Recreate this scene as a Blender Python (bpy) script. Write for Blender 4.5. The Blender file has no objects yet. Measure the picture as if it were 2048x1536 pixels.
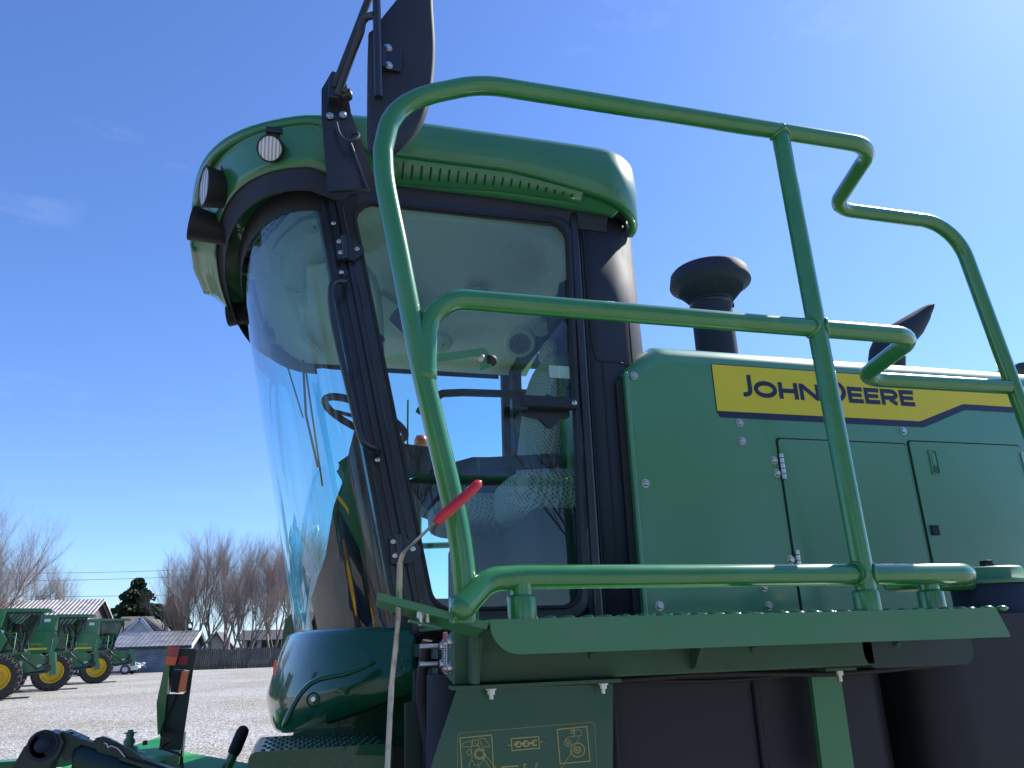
import bpy, math, random
from mathutils import Vector, Matrix
V = Vector
rnd = random.Random(7)
sc = bpy.context.scene
COL = sc.collection
# ---------------------------------------------------------------- camera
F = 1500.0; AZ = math.radians(15.3); PT = math.radians(18.7); RO = math.radians(1.72); EYE = 1.62
fw = V((math.sin(AZ)*math.cos(PT), math.cos(AZ)*math.cos(PT), math.sin(PT)))
r0 = V((math.cos(AZ), -math.sin(AZ), 0)); u0 = r0.cross(fw)
cxv = math.cos(RO)*r0 - math.sin(RO)*u0; cyv = math.sin(RO)*r0 + math.cos(RO)*u0
EYEP = V((0, 0, EYE))
cam = bpy.data.cameras.new('camera'); co = bpy.data.objects.new('camera', cam); COL.objects.link(co)
m = Matrix((cxv, cyv, -fw)).transposed().to_4x4(); m.translation = EYEP; co.matrix_world = m
cam.sensor_width = 36; cam.lens = 36*F/2048; cam.clip_start = .02; cam.clip_end = 5000
sc.camera = co
def ray(px, py): return fw*F + cxv*(px-1024) + cyv*(768-py)
def at(px, py, Y): d = ray(px, py); return EYEP + d*(Y/d.y)
def atz(px, py, z): d = ray(px, py); return EYEP + d*((z-EYE)/d.z)
# ---------------------------------------------------------------- world, sun, exposure
SAZ = math.radians(69); SEL = math.radians(45)
w = bpy.data.worlds.new('World'); sc.world = w; w.use_nodes = True
nt = w.node_tree; bg = nt.nodes['Background']
sky = nt.nodes.new('ShaderNodeTexSky'); sky.sky_type = 'NISHITA'; sky.sun_disc = False
sky.sun_elevation = SEL; sky.sun_rotation = SAZ; sky.air_density = 1.0; sky.dust_density = .3; sky.ozone_density = 3.0
tint = nt.nodes.new('ShaderNodeMixRGB'); tint.blend_type = 'MULTIPLY'; tint.inputs[0].default_value = 1; tint.inputs[2].default_value = (.62, .79, 1.12, 1)
nt.links.new(sky.outputs[0], tint.inputs[1]); tcw = nt.nodes.new('ShaderNodeTexCoord'); mpw = nt.nodes.new('ShaderNodeMapping'); mpw.inputs['Scale'].default_value = (2.0, 2.0, 7.0)
nzw = nt.nodes.new('ShaderNodeTexNoise'); nzw.inputs['Scale'].default_value = 1.3; nzw.inputs['Detail'].default_value = 9; nzw.inputs['Roughness'].default_value = .62
rpw = nt.nodes.new('ShaderNodeValToRGB'); rpw.color_ramp.elements[0].position = .56; rpw.color_ramp.elements[1].position = .85; rpw.color_ramp.elements[1].color = (.16, .16, .16, 1)
mxw = nt.nodes.new('ShaderNodeMixRGB'); mxw.inputs[2].default_value = (7, 7.4, 8, 1)
nt.links.new(tcw.outputs['Generated'], mpw.inputs[0]); nt.links.new(mpw.outputs[0], nzw.inputs[0]); nt.links.new(nzw.outputs['Fac'], rpw.inputs[0]); nt.links.new(rpw.outputs[0], mxw.inputs[0])
nt.links.new(tint.outputs[0], mxw.inputs[1]); nt.links.new(mxw.outputs[0], bg.inputs[0]); bg.inputs[1].default_value = .125
sd = bpy.data.lights.new('sun', 'SUN'); sd.energy = 5; sd.angle = math.radians(.5); sd.color = (1, .95, .86)
so = bpy.data.objects.new('sun', sd); COL.objects.link(so)
sdir = V((math.sin(SAZ)*math.cos(SEL), math.cos(SAZ)*math.cos(SEL), math.sin(SEL)))
so.rotation_euler = sdir.to_track_quat('Z', 'Y').to_euler()
sc.view_settings.view_transform = 'Standard'; sc.view_settings.look = 'None'; sc.view_settings.gamma = 1
sc.view_settings.exposure = .68
sc.cycles.max_bounces = 12; sc.cycles.transparent_max_bounces = 24
# ---------------------------------------------------------------- materials
def mat(name, col, rough=.5, metal=0, coat=0, spec=.5, noise=None, bump=None, emit=None, coatr=.05):
    M = bpy.data.materials.new(name); M.use_nodes = True; t = M.node_tree; b = t.nodes['Principled BSDF']
    b.inputs['Base Color'].default_value = (*col, 1); b.inputs['Roughness'].default_value = rough
    b.inputs['Metallic'].default_value = metal; b.inputs['Coat Weight'].default_value = coat
    b.inputs['Coat Roughness'].default_value = coatr; b.inputs['Specular IOR Level'].default_value = spec
    tc = t.nodes.new('ShaderNodeTexCoord')
    if noise:
        sc_, c2, lo, hi = noise
        n = t.nodes.new('ShaderNodeTexNoise'); n.inputs['Scale'].default_value = sc_; n.inputs['Detail'].default_value = 8
        t.links.new(tc.outputs['Object'], n.inputs['Vector'])
        r = t.nodes.new('ShaderNodeValToRGB'); r.color_ramp.elements[0].position = lo; r.color_ramp.elements[1].position = hi
        r.color_ramp.elements[0].color = (*col, 1); r.color_ramp.elements[1].color = (*c2, 1)
        t.links.new(n.outputs['Fac'], r.inputs[0]); t.links.new(r.outputs[0], b.inputs['Base Color'])
        rr = t.nodes.new('ShaderNodeMapRange'); rr.inputs[3].default_value = rough*.85; rr.inputs[4].default_value = min(1, rough*1.3)
        t.links.new(n.outputs['Fac'], rr.inputs[0]); t.links.new(rr.outputs[0], b.inputs['Roughness'])
    if bump:
        n2 = t.nodes.new('ShaderNodeTexNoise'); n2.inputs['Scale'].default_value = bump[0]; n2.inputs['Detail'].default_value = 4
        t.links.new(tc.outputs['Object'], n2.inputs['Vector'])
        bp = t.nodes.new('ShaderNodeBump'); bp.inputs['Strength'].default_value = bump[1]; bp.inputs['Distance'].default_value = bump[2]
        t.links.new(n2.outputs['Fac'], bp.inputs['Height']); t.links.new(bp.outputs[0], b.inputs['Normal'])
    return M
G0 = (.012, .125, .036)
MT = dict(
 paint=mat('green_paint', (.026, .165, .055), .32, coat=.6, noise=(3, (.036, .185, .07), .3, .7), bump=(60, .05, .002)),
 gloss=mat('green_gloss_plastic', (.003, .07, .03), .25, coat=.7, spec=.2, noise=(2, (.006, .085, .034), .3, .7), bump=(1.5, .06, .05), coatr=.02),
 hood=mat('green_hood_paint', (.052, .245, .10), .38, coat=1, noise=(1.6, (.075, .265, .125), .3, .7), bump=(420, .12, .0004), coatr=.13),
 tube=mat('green_tube_paint', (.022, .185, .04), .24, coat=.9, noise=(12, (.034, .21, .055), .4, .7), bump=(110, .10, .0008), coatr=.08),
 deckp=mat('green_deck_paint', (.034, .19, .07), .45, coat=.3, noise=(5, (.075, .19, .095), .4, .8), bump=(300, .2, .0006), coatr=.3),
 tank=mat('black_tank_plastic', (.012, .014, .02), .45, spec=.35, noise=(4, (.020, .021, .026), .35, .75), bump=(40, .12, .002)),
 lit=mat('sunlit_green_paint', (.03, .27, .055), .6, noise=(9, (.045, .31, .07), .4, .7)),  # brighter green, sunlight put into the colour
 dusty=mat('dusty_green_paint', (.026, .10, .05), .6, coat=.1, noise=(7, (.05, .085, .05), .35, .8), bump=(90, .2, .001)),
 dark=mat('shaded_dark_green_paint', (.003, .022, .014), .45, coat=.15, noise=(6, (.005, .03, .02), .4, .7), coatr=.2),  # dark green, the machine's shade put into the colour
 plas=mat('black_plastic', (.030, .037, .056), .62, spec=.18, noise=(5, (.04, .048, .068), .3, .7), bump=(500, .2, .0004)),
 blk=mat('black_metal', (.014, .017, .026), .35, coat=.3, noise=(14, (.016, .018, .024), .4, .7)),
 rub=mat('black_rubber', (.012, .012, .014), .65),
 matte=mat('dark_interior', (.030, .034, .042), .7, noise=(8, (.04, .045, .055), .4, .7)),
 liner=mat('headliner', (.58, .64, .56), .85, noise=(60, (.62, .68, .60), .4, .6), bump=(300, .2, .0006)),
 linerd=mat('liner_trim', (.36, .44, .32), .7),
 steel=mat('zinc_steel', (.62, .62, .60), .28, metal=1, noise=(30, (.5, .5, .48), .4, .7)),
 blade=mat('worn_steel', (.42, .41, .38), .4, metal=.8, noise=(40, (.2, .18, .15), .5, .75)),
 lens=mat('lamp_lens', (.8, .82, .85), .15, coat=1, bump=(120, .7, .004)),
 chrome=mat('lamp_reflector', (.85, .86, .88), .12, metal=1),
 red=mat('red_rubber_grip', (.62, .015, .03), .35, coat=.3, noise=(20, (.5, .012, .025), .4, .7)),
 redr=mat('red_reflector', (.6, .01, .03), .25, coat=1, bump=(400, .6, .001)),
 orr=mat('orange_reflector', (1, .12, .01), .3, coat=1),
 amber=mat('amber_lens', (.95, .22, .01), .2, coat=1),
 yel=mat('yellow_decal', (.72, .58, .02), .45, noise=(6, (.76, .62, .03), .3, .7)),
 rim=mat('yellow_rim', (.80, .50, .01), .35, coat=.4, noise=(5, (.65, .40, .012), .45, .8)),
 navy=mat('navy_decal', (.012, .018, .06), .4),
 gold=mat('gold_print', (.42, .36, .10), .5),
 white=mat('white_label', (.7, .7, .7), .5), red2=mat('red_label', (.5, .03, .05), .5),
 tyre=mat('tyre', (.030, .029, .028), .85, noise=(10, (.075, .07, .062), .4, .8)),
 fab=mat('seat_side_fabric', (.18, .19, .18), .9, bump=(600, .5, .001)),
 pole=mat('galvanised', (.5, .5, .5), .5, metal=.6),
)
def nodes(M): return M.node_tree.nodes, M.node_tree.links, M.node_tree.nodes['Principled BSDF']
def dots(name, base, dot, scale, r):
    M = mat(name, base, .8); n, l, b = nodes(M)
    tc = n.new('ShaderNodeTexCoord'); mp = n.new('ShaderNodeMapping'); mp.inputs['Scale'].default_value = (scale, scale, scale)
    mp.inputs['Rotation'].default_value = (.5, .35, .78)
    vo = n.new('ShaderNodeTexVoronoi'); vo.inputs['Randomness'].default_value = 0; vo.inputs['Scale'].default_value = 1
    rp = n.new('ShaderNodeValToRGB'); rp.color_ramp.elements[0].position = r; rp.color_ramp.elements[1].position = r+.08
    rp.color_ramp.elements[0].color = (*dot, 1); rp.color_ramp.elements[1].color = (*base, 1)
    l.new(tc.outputs['Object'], mp.inputs[0]); l.new(mp.outputs[0], vo.inputs['Vector']); l.new(vo.outputs['Distance'], rp.inputs[0]); l.new(rp.outputs[0], b.inputs['Base Color'])
    return M
for k_ in ('hood', 'paint', 'deckp'):
    n, l, b = nodes(MT[k_]); b1 = b.inputs['Normal'].links[0].from_node; tc_ = n.new('ShaderNodeTexCoord'); nz_ = n.new('ShaderNodeTexNoise'); nz_.inputs['Scale'].default_value = 2.6; nz_.inputs['Detail'].default_value = 1
    b2 = n.new('ShaderNodeBump'); b2.inputs['Strength'].default_value = .35; b2.inputs['Distance'].default_value = .02
    l.new(tc_.outputs['Object'], nz_.inputs['Vector']); l.new(nz_.outputs['Fac'], b2.inputs['Height']); l.new(b2.outputs[0], b1.inputs['Normal'])
MT['mesh'] = dots('perforated_fabric', (.38, .44, .38), (.11, .14, .12), 84, .34)
def glass(name, tint, refl=1.5, rough=0.0):
    M = bpy.data.materials.new(name); M.use_nodes = True; t = M.node_tree; t.nodes.clear()
    o = t.nodes.new('ShaderNodeOutputMaterial'); mx = t.nodes.new('ShaderNodeMixShader')
    a = t.nodes.new('ShaderNodeBsdfTransparent'); a.inputs[0].default_value = (*tint, 1)
    g = t.nodes.new('ShaderNodeBsdfGlossy'); g.inputs['Roughness'].default_value = rough; g.inputs[0].default_value = (1, 1, 1, 1)
    f = t.nodes.new('ShaderNodeFresnel'); ge = t.nodes.new('ShaderNodeNewGeometry'); mr = t.nodes.new('ShaderNodeMapRange')
    mr.inputs[3].default_value = refl; mr.inputs[4].default_value = 1/refl; t.links.new(ge.outputs['Backfacing'], mr.inputs[0]); t.links.new(mr.outputs[0], f.inputs[0])
    t.links.new(f.outputs[0], mx.inputs[0]); t.links.new(a.outputs[0], mx.inputs[1]); t.links.new(g.outputs[0], mx.inputs[2]); t.links.new(mx.outputs[0], o.inputs[0])
    return M
MT['wind'] = glass('windshield_glass', (.56, .82, .86), 1.7)
MT['side'] = glass('door_glass', (.88, .96, .95), 1.45)
MT['farg'] = glass('rear_glass', (.86, .96, .94), 1.15)
MT['cglass'] = glass('combine_glass', (.2, .32, .3), 1.6)
def stripes(name, c1, c2, scale, axis, lo=.45, hi=.55, rough=.5, metal=0, bump=.6, extra=None):
    M = mat(name, c1, rough, metal); n, l, b = nodes(M)
    tc = n.new('ShaderNodeTexCoord'); wv = n.new('ShaderNodeTexWave'); wv.bands_direction = axis; wv.inputs['Scale'].default_value = scale; wv.inputs['Distortion'].default_value = 0
    l.new(tc.outputs['Object'], wv.inputs[0]); rp = n.new('ShaderNodeValToRGB')
    rp.color_ramp.elements[0].position = lo; rp.color_ramp.elements[1].position = hi; rp.color_ramp.elements[0].color = (*c1, 1); rp.color_ramp.elements[1].color = (*c2, 1)
    nz = n.new('ShaderNodeTexNoise'); nz.inputs['Scale'].default_value = 1.3; nz.inputs['Detail'].default_value = 6; l.new(tc.outputs['Object'], nz.inputs[0])
    mm = n.new('ShaderNodeMixRGB'); mm.blend_type = 'MULTIPLY'; mm.inputs[0].default_value = .7
    rp2 = n.new('ShaderNodeValToRGB'); rp2.color_ramp.elements[0].color = (.45, .42, .4, 1); rp2.color_ramp.elements[0].position = .35; rp2.color_ramp.elements[1].position = .6
    l.new(nz.outputs['Fac'], rp2.inputs[0]); l.new(wv.outputs['Fac'], rp.inputs[0]); l.new(rp.outputs[0], mm.inputs[1]); l.new(rp2.outputs[0], mm.inputs[2]); l.new(mm.outputs[0], b.inputs['Base Color'])
    bp = n.new('ShaderNodeBump'); bp.inputs['Strength'].default_value = bump; bp.inputs['Distance'].default_value = .03; l.new(wv.outputs['Fac'], bp.inputs['Height']); l.new(bp.outputs[0], b.inputs['Normal'])
    return M
MT['lens'] = stripes('lamp_lens', (.38, .39, .42), (.86, .88, .92), 28, 'X', .2, .8, .15, bump=.3)
MT['barnroof'] = stripes('corrugated_rusty_roof', (.10, .085, .075), (.75, .73, .70), 1.05, 'X', .4, .6, .45)
MT['metroof'] = stripes('corrugated_grey_roof', (.17, .17, .18), (.25, .25, .265), 1.0, 'X', .5, .9, .4)
MT['siding'] = stripes('blue_siding', (.12, .16, .22), (.17, .22, .29), 2.0, 'Z', .1, .3, .6)
MT['boards'] = stripes('weathered_boards', (.060, .055, .055), (.14, .125, .118), 2.1, 'X', .02, .15, .9)
MT['shingle'] = mat('brown_shingle', (.10, .092, .085), .9, noise=(3, (.14, .13, .12), .4, .7))
MT['shingd'] = mat('dark_shingle', (.05, .05, .055), .9, noise=(3, (.075, .075, .08), .4, .7))
MT['cream'] = mat('cream_siding', (.42, .42, .38), .7); MT['wht'] = mat('white_siding', (.75, .76, .76), .6)
MT['dkwin'] = mat('dark_window', (.02, .025, .03), .15)
MT['bark'] = mat('bark', (.19, .165, .145), .9, noise=(6, (.30, .27, .24), .4, .7))
MT['twig'] = mat('twigs', (.24, .195, .165), .9, noise=(1.2, (.32, .25, .215), .4, .65))
MT['needle'] = mat('needles', (.028, .058, .026), .8, noise=(1.2, (.075, .11, .035), .4, .65))
MT['needled'] = mat('dark_needles', (.016, .03, .02), .8, noise=(1.5, (.03, .045, .03), .4, .65))
MT['carp'] = mat('silver_car_paint', (.55, .58, .66), .25, metal=.5, coat=1)
MT['hayl'] = mat('grass', (.09, .09, .035), .9, noise=(2, (.14, .12, .05), .4, .6))
# ---------------------------------------------------------------- mesh builder
class MB:
    def __init__(s): s.v = []; s.f = []; s.sm = []
    def add(s, vs, fs, smooth=False):
        o = len(s.v); s.v += [tuple(p) for p in vs]; s.f += [tuple(i+o for i in q) for q in fs]; s.sm += [smooth]*len(fs); return s
    def box(s, c, size, R=None):
        c = V(c); h = [x/2 for x in size]
        vs = []
        for i in range(8):
            p = V((h[0]*(1 if i & 1 else -1), h[1]*(1 if i & 2 else -1), h[2]*(1 if i & 4 else -1)))
            vs.append(c + (R @ p if R else p))
        return s.add(vs, [(0, 2, 3, 1), (4, 5, 7, 6), (0, 1, 5, 4), (2, 6, 7, 3), (0, 4, 6, 2), (1, 3, 7, 5)])
    def bar(s, a, b, w, h, up=(0, 0, 1)):
        a, b = V(a), V(b); d = (b-a); L = d.length; d.normalize(); x = d.cross(V(up)).normalized(); z = x.cross(d)
        return s.box((a+b)/2, (w, L, h), Matrix((x, d, z)).transposed())
    def tube(s, pts, r, n=12, caps=True, closed=False, flat=None):
        pts = [V(p) for p in pts]; N = len(pts); rs = r if isinstance(r, (list, tuple)) else [r]*N
        T = []
        for i in range(N):
            if closed: d = pts[(i+1) % N]-pts[i-1]
            else: d = pts[min(i+1, N-1)]-pts[max(i-1, 0)]
            T.append(d.normalized())
        u = T[0].cross(V((0, 0, 1)));
        if u.length < .1: u = T[0].cross(V((0, 1, 0)))
        u.normalize(); vs = []
        for i in range(N):
            u = (u - T[i]*u.dot(T[i])).normalized(); v = T[i].cross(u)
            for k in range(n):
                a = 2*math.pi*k/n; vs.append(pts[i] + u*math.cos(a)*rs[i] + v*math.sin(a)*rs[i]*(flat or 1))
        fs = []
        for i in range(N if closed else N-1):
            j = (i+1) % N
            for k in range(n): fs.append((i*n+k, i*n+(k+1) % n, j*n+(k+1) % n, j*n+k))
        s.add(vs, fs, n > 5)
        if caps and not closed:
            s.add(vs[:n], [tuple(range(n))[::-1]]); s.add(vs[-n:], [tuple(range(n))])
        return s
    def cyl(s, a, b, r, r2=None, n=20): return s.tube([a, b], [r, r if r2 is None else r2], n)
    def prism(s, poly, vec, smooth=False):
        n = len(poly); poly = [V(p) for p in poly]; vec = V(vec)
        nrm = V((0, 0, 0))
        for i in range(n): nrm += poly[i].cross(poly[(i+1) % n])
        if nrm.dot(vec) > 0: poly = poly[::-1]
        vs = poly+[p+vec for p in poly]
        s.add(vs, [tuple(range(n)), tuple(range(2*n-1, n-1, -1))])
        return s.add(vs, [(i+n, (i+1) % n+n, (i+1) % n, i) for i in range(n)], smooth) if False else s.add(vs, [(i, i+n, (i+1) % n+n, (i+1) % n) for i in range(n)], smooth)
    def grid(s, rows, smooth=True, closed=False, flip=False):
        R = len(rows); n = len(rows[0]); vs = [p for r in rows for p in r]; fs = []
        for i in range(R-1):
            for k in range(n if closed else n-1):
                q = (i*n+k, i*n+(k+1) % n, (i+1)*n+(k+1) % n, (i+1)*n+k); fs.append(q[::-1] if flip else q)
        return s.add(vs, fs, smooth)
    def lathe(s, prof, c, axis=(0, 0, 1), n=28):
        c = V(c); ax = V(axis).normalized(); u = ax.cross(V((0, 0, 1)));
        if u.length < .1: u = ax.cross(V((0, 1, 0)))
        u.normalize(); v = ax.cross(u)
        return s.grid([[c+ax*h+(u*math.cos(2*math.pi*k/n)+v*math.sin(2*math.pi*k/n))*r for k in range(n)] for r, h in prof], True, True)
    def ball(s, c, r, n=14, sc=(1, 1, 1)):
        c = V(c); rows = []
        for i in range(n//2+1):
            a = math.pi*i/(n//2); rows.append([c+V((math.sin(a)*math.cos(2*math.pi*k/n)*r*sc[0], math.sin(a)*math.sin(2*math.pi*k/n)*r*sc[1], math.cos(a)*r*sc[2])) for k in range(n)])
        return s.grid(rows, True, True)
    def build(s, name, m, parent=None, bevel=0, solid=0, sub=0, local=False, seg=2):
        me = bpy.data.meshes.new(name)
        off = V((0, 0, 0)) if (parent is None or local) else wpos(parent)
        me.from_pydata([tuple(V(p)-off) for p in s.v], [], s.f); me.validate()
        me.materials.append(MT[m] if isinstance(m, str) else m)
        if len(me.polygons) == len(s.sm): me.polygons.foreach_set('use_smooth', s.sm)
        else: me.polygons.foreach_set('use_smooth', [any(s.sm)]*len(me.polygons))
        me.update()
        o = bpy.data.objects.new(name, me); COL.objects.link(o)
        if parent is not None: o.parent = parent
        if solid:
            q = o.modifiers.new('solid', 'SOLIDIFY'); q.thickness = solid; q.offset = 0
        if bevel:
            q = o.modifiers.new('bevel', 'BEVEL'); q.width = bevel; q.segments = seg; q.limit_method = 'ANGLE'; q.angle_limit = math.radians(35)
        if sub:
            q = o.modifiers.new('sub', 'SUBSURF'); q.levels = sub; q.render_levels = sub
        return o
def wpos(o):
    p = V((0, 0, 0))
    while o is not None: p += o.location; o = o.parent
    return p
def tag(o, label=None, cat=None, group=None, kind=None):
    for k, v in (('label', label), ('category', cat), ('group', group), ('kind', kind)):
        if v: o[k] = v
    return o
def empty(name, loc=(0, 0, 0), **k):
    o = bpy.data.objects.new(name, None); COL.objects.link(o); o.location = loc; o.empty_display_size = .2; tag(o, **k); return o
def copy_tree(o, parent=None):
    c = o.copy(); COL.objects.link(c); c.parent = parent
    for ch in list(o.children): copy_tree(ch, c)
    return c
def catmull(P, k=6, closed=False):
    P = [V(p) for p in P]; n = len(P); out = []
    for i in range(n if closed else n-1):
        if closed: a, b, c, d = P[i-1], P[i], P[(i+1) % n], P[(i+2) % n]
        else: a, b, c, d = P[max(i-1, 0)], P[i], P[i+1], P[min(i+2, n-1)]
        for j in range(k):
            t = j/k; out.append(.5*((2*b)+(c-a)*t+(2*a-5*b+4*c-d)*t*t+(3*b-a-3*c+d)*t**3))
    if not closed: out.append(P[-1])
    return out
def fillet(P, R, k=7):
    P = [V(p) for p in P]; out = [P[0]]
    for i in range(1, len(P)-1):
        r = R[i-1] if isinstance(R, (list, tuple)) else R
        a, b, c = P[i-1], P[i], P[i+1]; u = (a-b).normalized(); v = (c-b).normalized(); ang = u.angle(v)
        if ang > 3.1 or r <= 0: out.append(b); continue
        d = min(r/math.tan(ang/2), (a-b).length*.49, (c-b).length*.49); r2 = d*math.tan(ang/2)
        p, q = b+u*d, b+v*d; o = b+(u+v).normalized()*(r2/math.sin(ang/2))
        for j in range(k+1):
            t = j/k; w_ = (p-o).lerp(q-o, t); w_ = w_.normalized()*r2; out.append(o+w_)
    out.append(P[-1]); return out
def rrect(x0, x1, z0, z1, r, k=5):
    out = []
    for cx_, cz_, a0 in ((x1-r, z1-r, 0), (x0+r, z1-r, 90), (x0+r, z0+r, 180), (x1-r, z0+r, 270)):
        for j in range(k+1):
            a = math.radians(a0+90*j/k); out.append((cx_+r*math.cos(a), cz_+r*math.sin(a)))
    return out
def bolt(p, nrm, r, parent, name='bolt', m='steel', h=None, washer=True):
    p = V(p); nrm = V(nrm).normalized(); b = MB(); h = h or r*.9
    if washer: b.cyl(p, p+nrm*r*.22, r*1.35, n=16)
    b.tube([p+nrm*r*.2, p+nrm*(h*.85), p+nrm*h], [r, r, r*.8], 6)
    return b.build(name, m, parent)
def frame_strip(outer, inner, vec, name, m, parent, **k):
    """flat ring between two outlines of equal length, extruded by vec"""
    b = MB(); vec = V(vec); n = len(outer); O = [V(p) for p in outer]; I = [V(p) for p in inner]
    vs = O+I+[p+vec for p in O]+[p+vec for p in I]; fs = []
    for i in range(n):
        j = (i+1) % n
        fs += [(i, j, n+j, n+i), (2*n+i, 3*n+i, 3*n+j, 2*n+j), (i, 2*n+i, 2*n+j, j), (n+i, n+j, 3*n+j, 3*n+i)]
    b.add(vs, fs); return b.build(name, m, parent, **k)

# =============================================================== SETTING
# ground: one big sheet
g = MB(); g.add([(-900, -500, 0), (900, -500, 0), (900, 1500, 0), (-900, 1500, 0)], [(0, 1, 2, 3)])
MG = mat('gravel', (.4, .39, .37), .95); n, l, b = nodes(MG)
tc = n.new('ShaderNodeTexCoord')
v1 = n.new('ShaderNodeTexVoronoi'); v1.inputs['Scale'].default_value = 21; l.new(tc.outputs['Object'], v1.inputs[0])
n1 = n.new('ShaderNodeTexNoise'); n1.inputs['Scale'].default_value = .22; n1.inputs['Detail'].default_value = 9; l.new(tc.outputs['Object'], n1.inputs[0])
n3 = n.new('ShaderNodeTexNoise'); n3.inputs['Scale'].default_value = 5; n3.inputs['Detail'].default_value = 6; n3.inputs['Roughness'].default_value = .7; l.new(tc.outputs['Object'], n3.inputs[0])
r1 = n.new('ShaderNodeValToRGB'); r1.color_ramp.elements[0].color = (.15, .147, .14, 1); r1.color_ramp.elements[1].color = (.72, .70, .665, 1); l.new(v1.outputs['Color'], r1.inputs[0])
r2 = n.new('ShaderNodeValToRGB'); r2.color_ramp.elements[0].position = .36; r2.color_ramp.elements[1].position = .62; r2.color_ramp.elements[0].color = (.80, .765, .70, 1); l.new(n1.outputs['Fac'], r2.inputs[0])
r3 = n.new('ShaderNodeValToRGB'); r3.color_ramp.elements[0].position = .3; r3.color_ramp.elements[1].position = .7; r3.color_ramp.elements[0].color = (.6, .6, .6, 1); l.new(n3.outputs['Fac'], r3.inputs[0])
m1 = n.new('ShaderNodeMixRGB'); m1.blend_type = 'MULTIPLY'; m1.inputs[0].default_value = 1; l.new(r1.outputs[0], m1.inputs[1]); l.new(r2.outputs[0], m1.inputs[2])
m2 = n.new('ShaderNodeMixRGB'); m2.blend_type = 'MULTIPLY'; m2.inputs[0].default_value = 1; l.new(m1.outputs[0], m2.inputs[1]); l.new(r3.outputs[0], m2.inputs[2]); l.new(m2.outputs[0], b.inputs['Base Color'])
bp = n.new('ShaderNodeBump'); bp.inputs['Strength'].default_value = .9; bp.inputs['Distance'].default_value = .03; l.new(v1.outputs['Distance'], bp.inputs['Height']); l.new(bp.outputs[0], b.inputs['Normal'])
go = g.build('gravel_ground', MG); tag(go, 'pale gravel yard surface', 'ground', kind='structure')
FX = atz(385, 1340, 0); FY = FX.y
gr = MB(); gr.add([(-900, FY-.6, .004), (900, FY-.6, .004), (900, 1500, .004), (-900, 1500, .004)], [(0, 1, 2, 3)])
tag(gr.build('lawn', 'hayl'), 'dull grass beyond the fence', 'ground', kind='structure')
gt = MB()
for i in range(2600):
    x = rnd.uniform(-25, 12); y = FY-.45+rnd.uniform(-.25, .3); h = rnd.uniform(.05, .22); a = rnd.uniform(0, 3.14); dx, dy = math.cos(a)*.03, math.sin(a)*.03
    gt.add([(x-dx, y-dy, 0), (x+dx, y+dy, 0), (x+rnd.uniform(-.06, .06), y+rnd.uniform(-.06, .06), h)], [(0, 1, 2)])
tag(gt.build('grass', 'hayl'), 'thin weeds along the foot of the wooden fence', 'grass', kind='stuff')

# =============================================================== WINDROWER
W = empty('windrower', (1.2, 3.0, 0), label='large green self-propelled windrower with curved glass cab, tubular railings and yellow decal, filling the foreground', cat='farm machine')
YD = 1.30         # rail plane
RT = .0205
zt = at(1555, 262, YD).z; zm = at(1628, 655, YD).z; zo = at(1728, 1148, YD).z; zd = at(1740, 1222, YD).z
def RX(px, py, z): q = atz(px, py, z); return q
# -- railing
rail = empty('guard_rail', (0, 0, 0)); rail.parent = W; rail.location = -W.location
def P3(p): return V((p.x, p.y, p.z))
XJ = RX(1690, 285, zt).x; XK = RX(1690, 400, zt).x; YJ = 1.575
fp = [at(935, 1235, YD), at(915, 1050, YD), at(845, 745, YD), at(797, 500, YD), at(771, 370, YD), at(766, 300, YD)]
fpost = [V((p.x, YD, p.z)) for p in fp]
tf2 = at(960, 168, YD)
path = catmull(fpost, 6)[:-1] + fillet([fpost[-1], at(777, 250, YD), at(792, 226, YD), at(812, 209, YD), at(838, 196, YD), at(870, 186, YD), V((tf2.x, YD, zt)), V((XJ+.082, YD, zt)), V((XK-.005, YJ, zt)), V((XK+.42, YJ, zt)), V((1.93, YJ, 2.0)), V((1.965, YJ, zd))], [.1, .1, .1, .1, .1, .3, .085, .085, .13, .3], 10)
b = MB().tube(path, RT, 20); b.build('top_rail', 'tube', rail)
mj = V((fpost[2].x+.006, YD-.002, fpost[2].z-.004)); mb = at(868, 625, YD)
mpath = fillet([mj, V((mb.x-.012, YD, zm-.005)), V((XJ+.085, YD, zm)), V((XK-.012, YJ+.01, zm)), V((1.875, YJ, zm))], [.11, .08, .08], 10)
MB().tube(mpath, RT, 20).build('middle_rail', 'tube', rail)
tpath = fillet([at(925, 1215, YD-.03), V((at(975, 1150, YD).x, YD-.005, zo-.004)), V((at(1040, 1148, YD).x, YD, zo)), V((at(1935, 1148, YD+.03).x, YD+.01, zo)), V((1.36, YD+.12, zo)), V((1.36, 1.6, zo)), V((1.9, 1.6, zo))], [.06, .2, .055, .03, .05], 8)
MB().tube(tpath, RT*1.03, 20).ball(tpath[0], RT*1.03, 16).build('toe_rail', 'tube', rail)
pA0 = at(1740, 1222, YD); pA1 = V((pA0.x-.02, YD, zt))
MB().tube([V((pA0.x, YD, zd)), V((pA0.x, YD, zd+.06)), V((pA1.x, YD, zt-.005))], RT, 20).build('rail_post', 'tube', rail)
for px, y in ((1045, YD), (1870, YD+.03)):
    q = at(px, 1235, y); MB().cyl((q.x, y, zd-.005), (q.x, y, zo), RT*.95).build('rail_post', 'tube', rail)
for px, y in ((1045, YD), (1740, YD), (1870, YD+.03), (928, YD)):
    q = at(px, 1235, y)
    MB().lathe([(RT*1.0, .04), (RT*1.22, .038), (RT*1.26, .034), (RT*1.26, -.004)], (q.x, y, zd)).build('post_socket', 'tube', rail)
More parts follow.
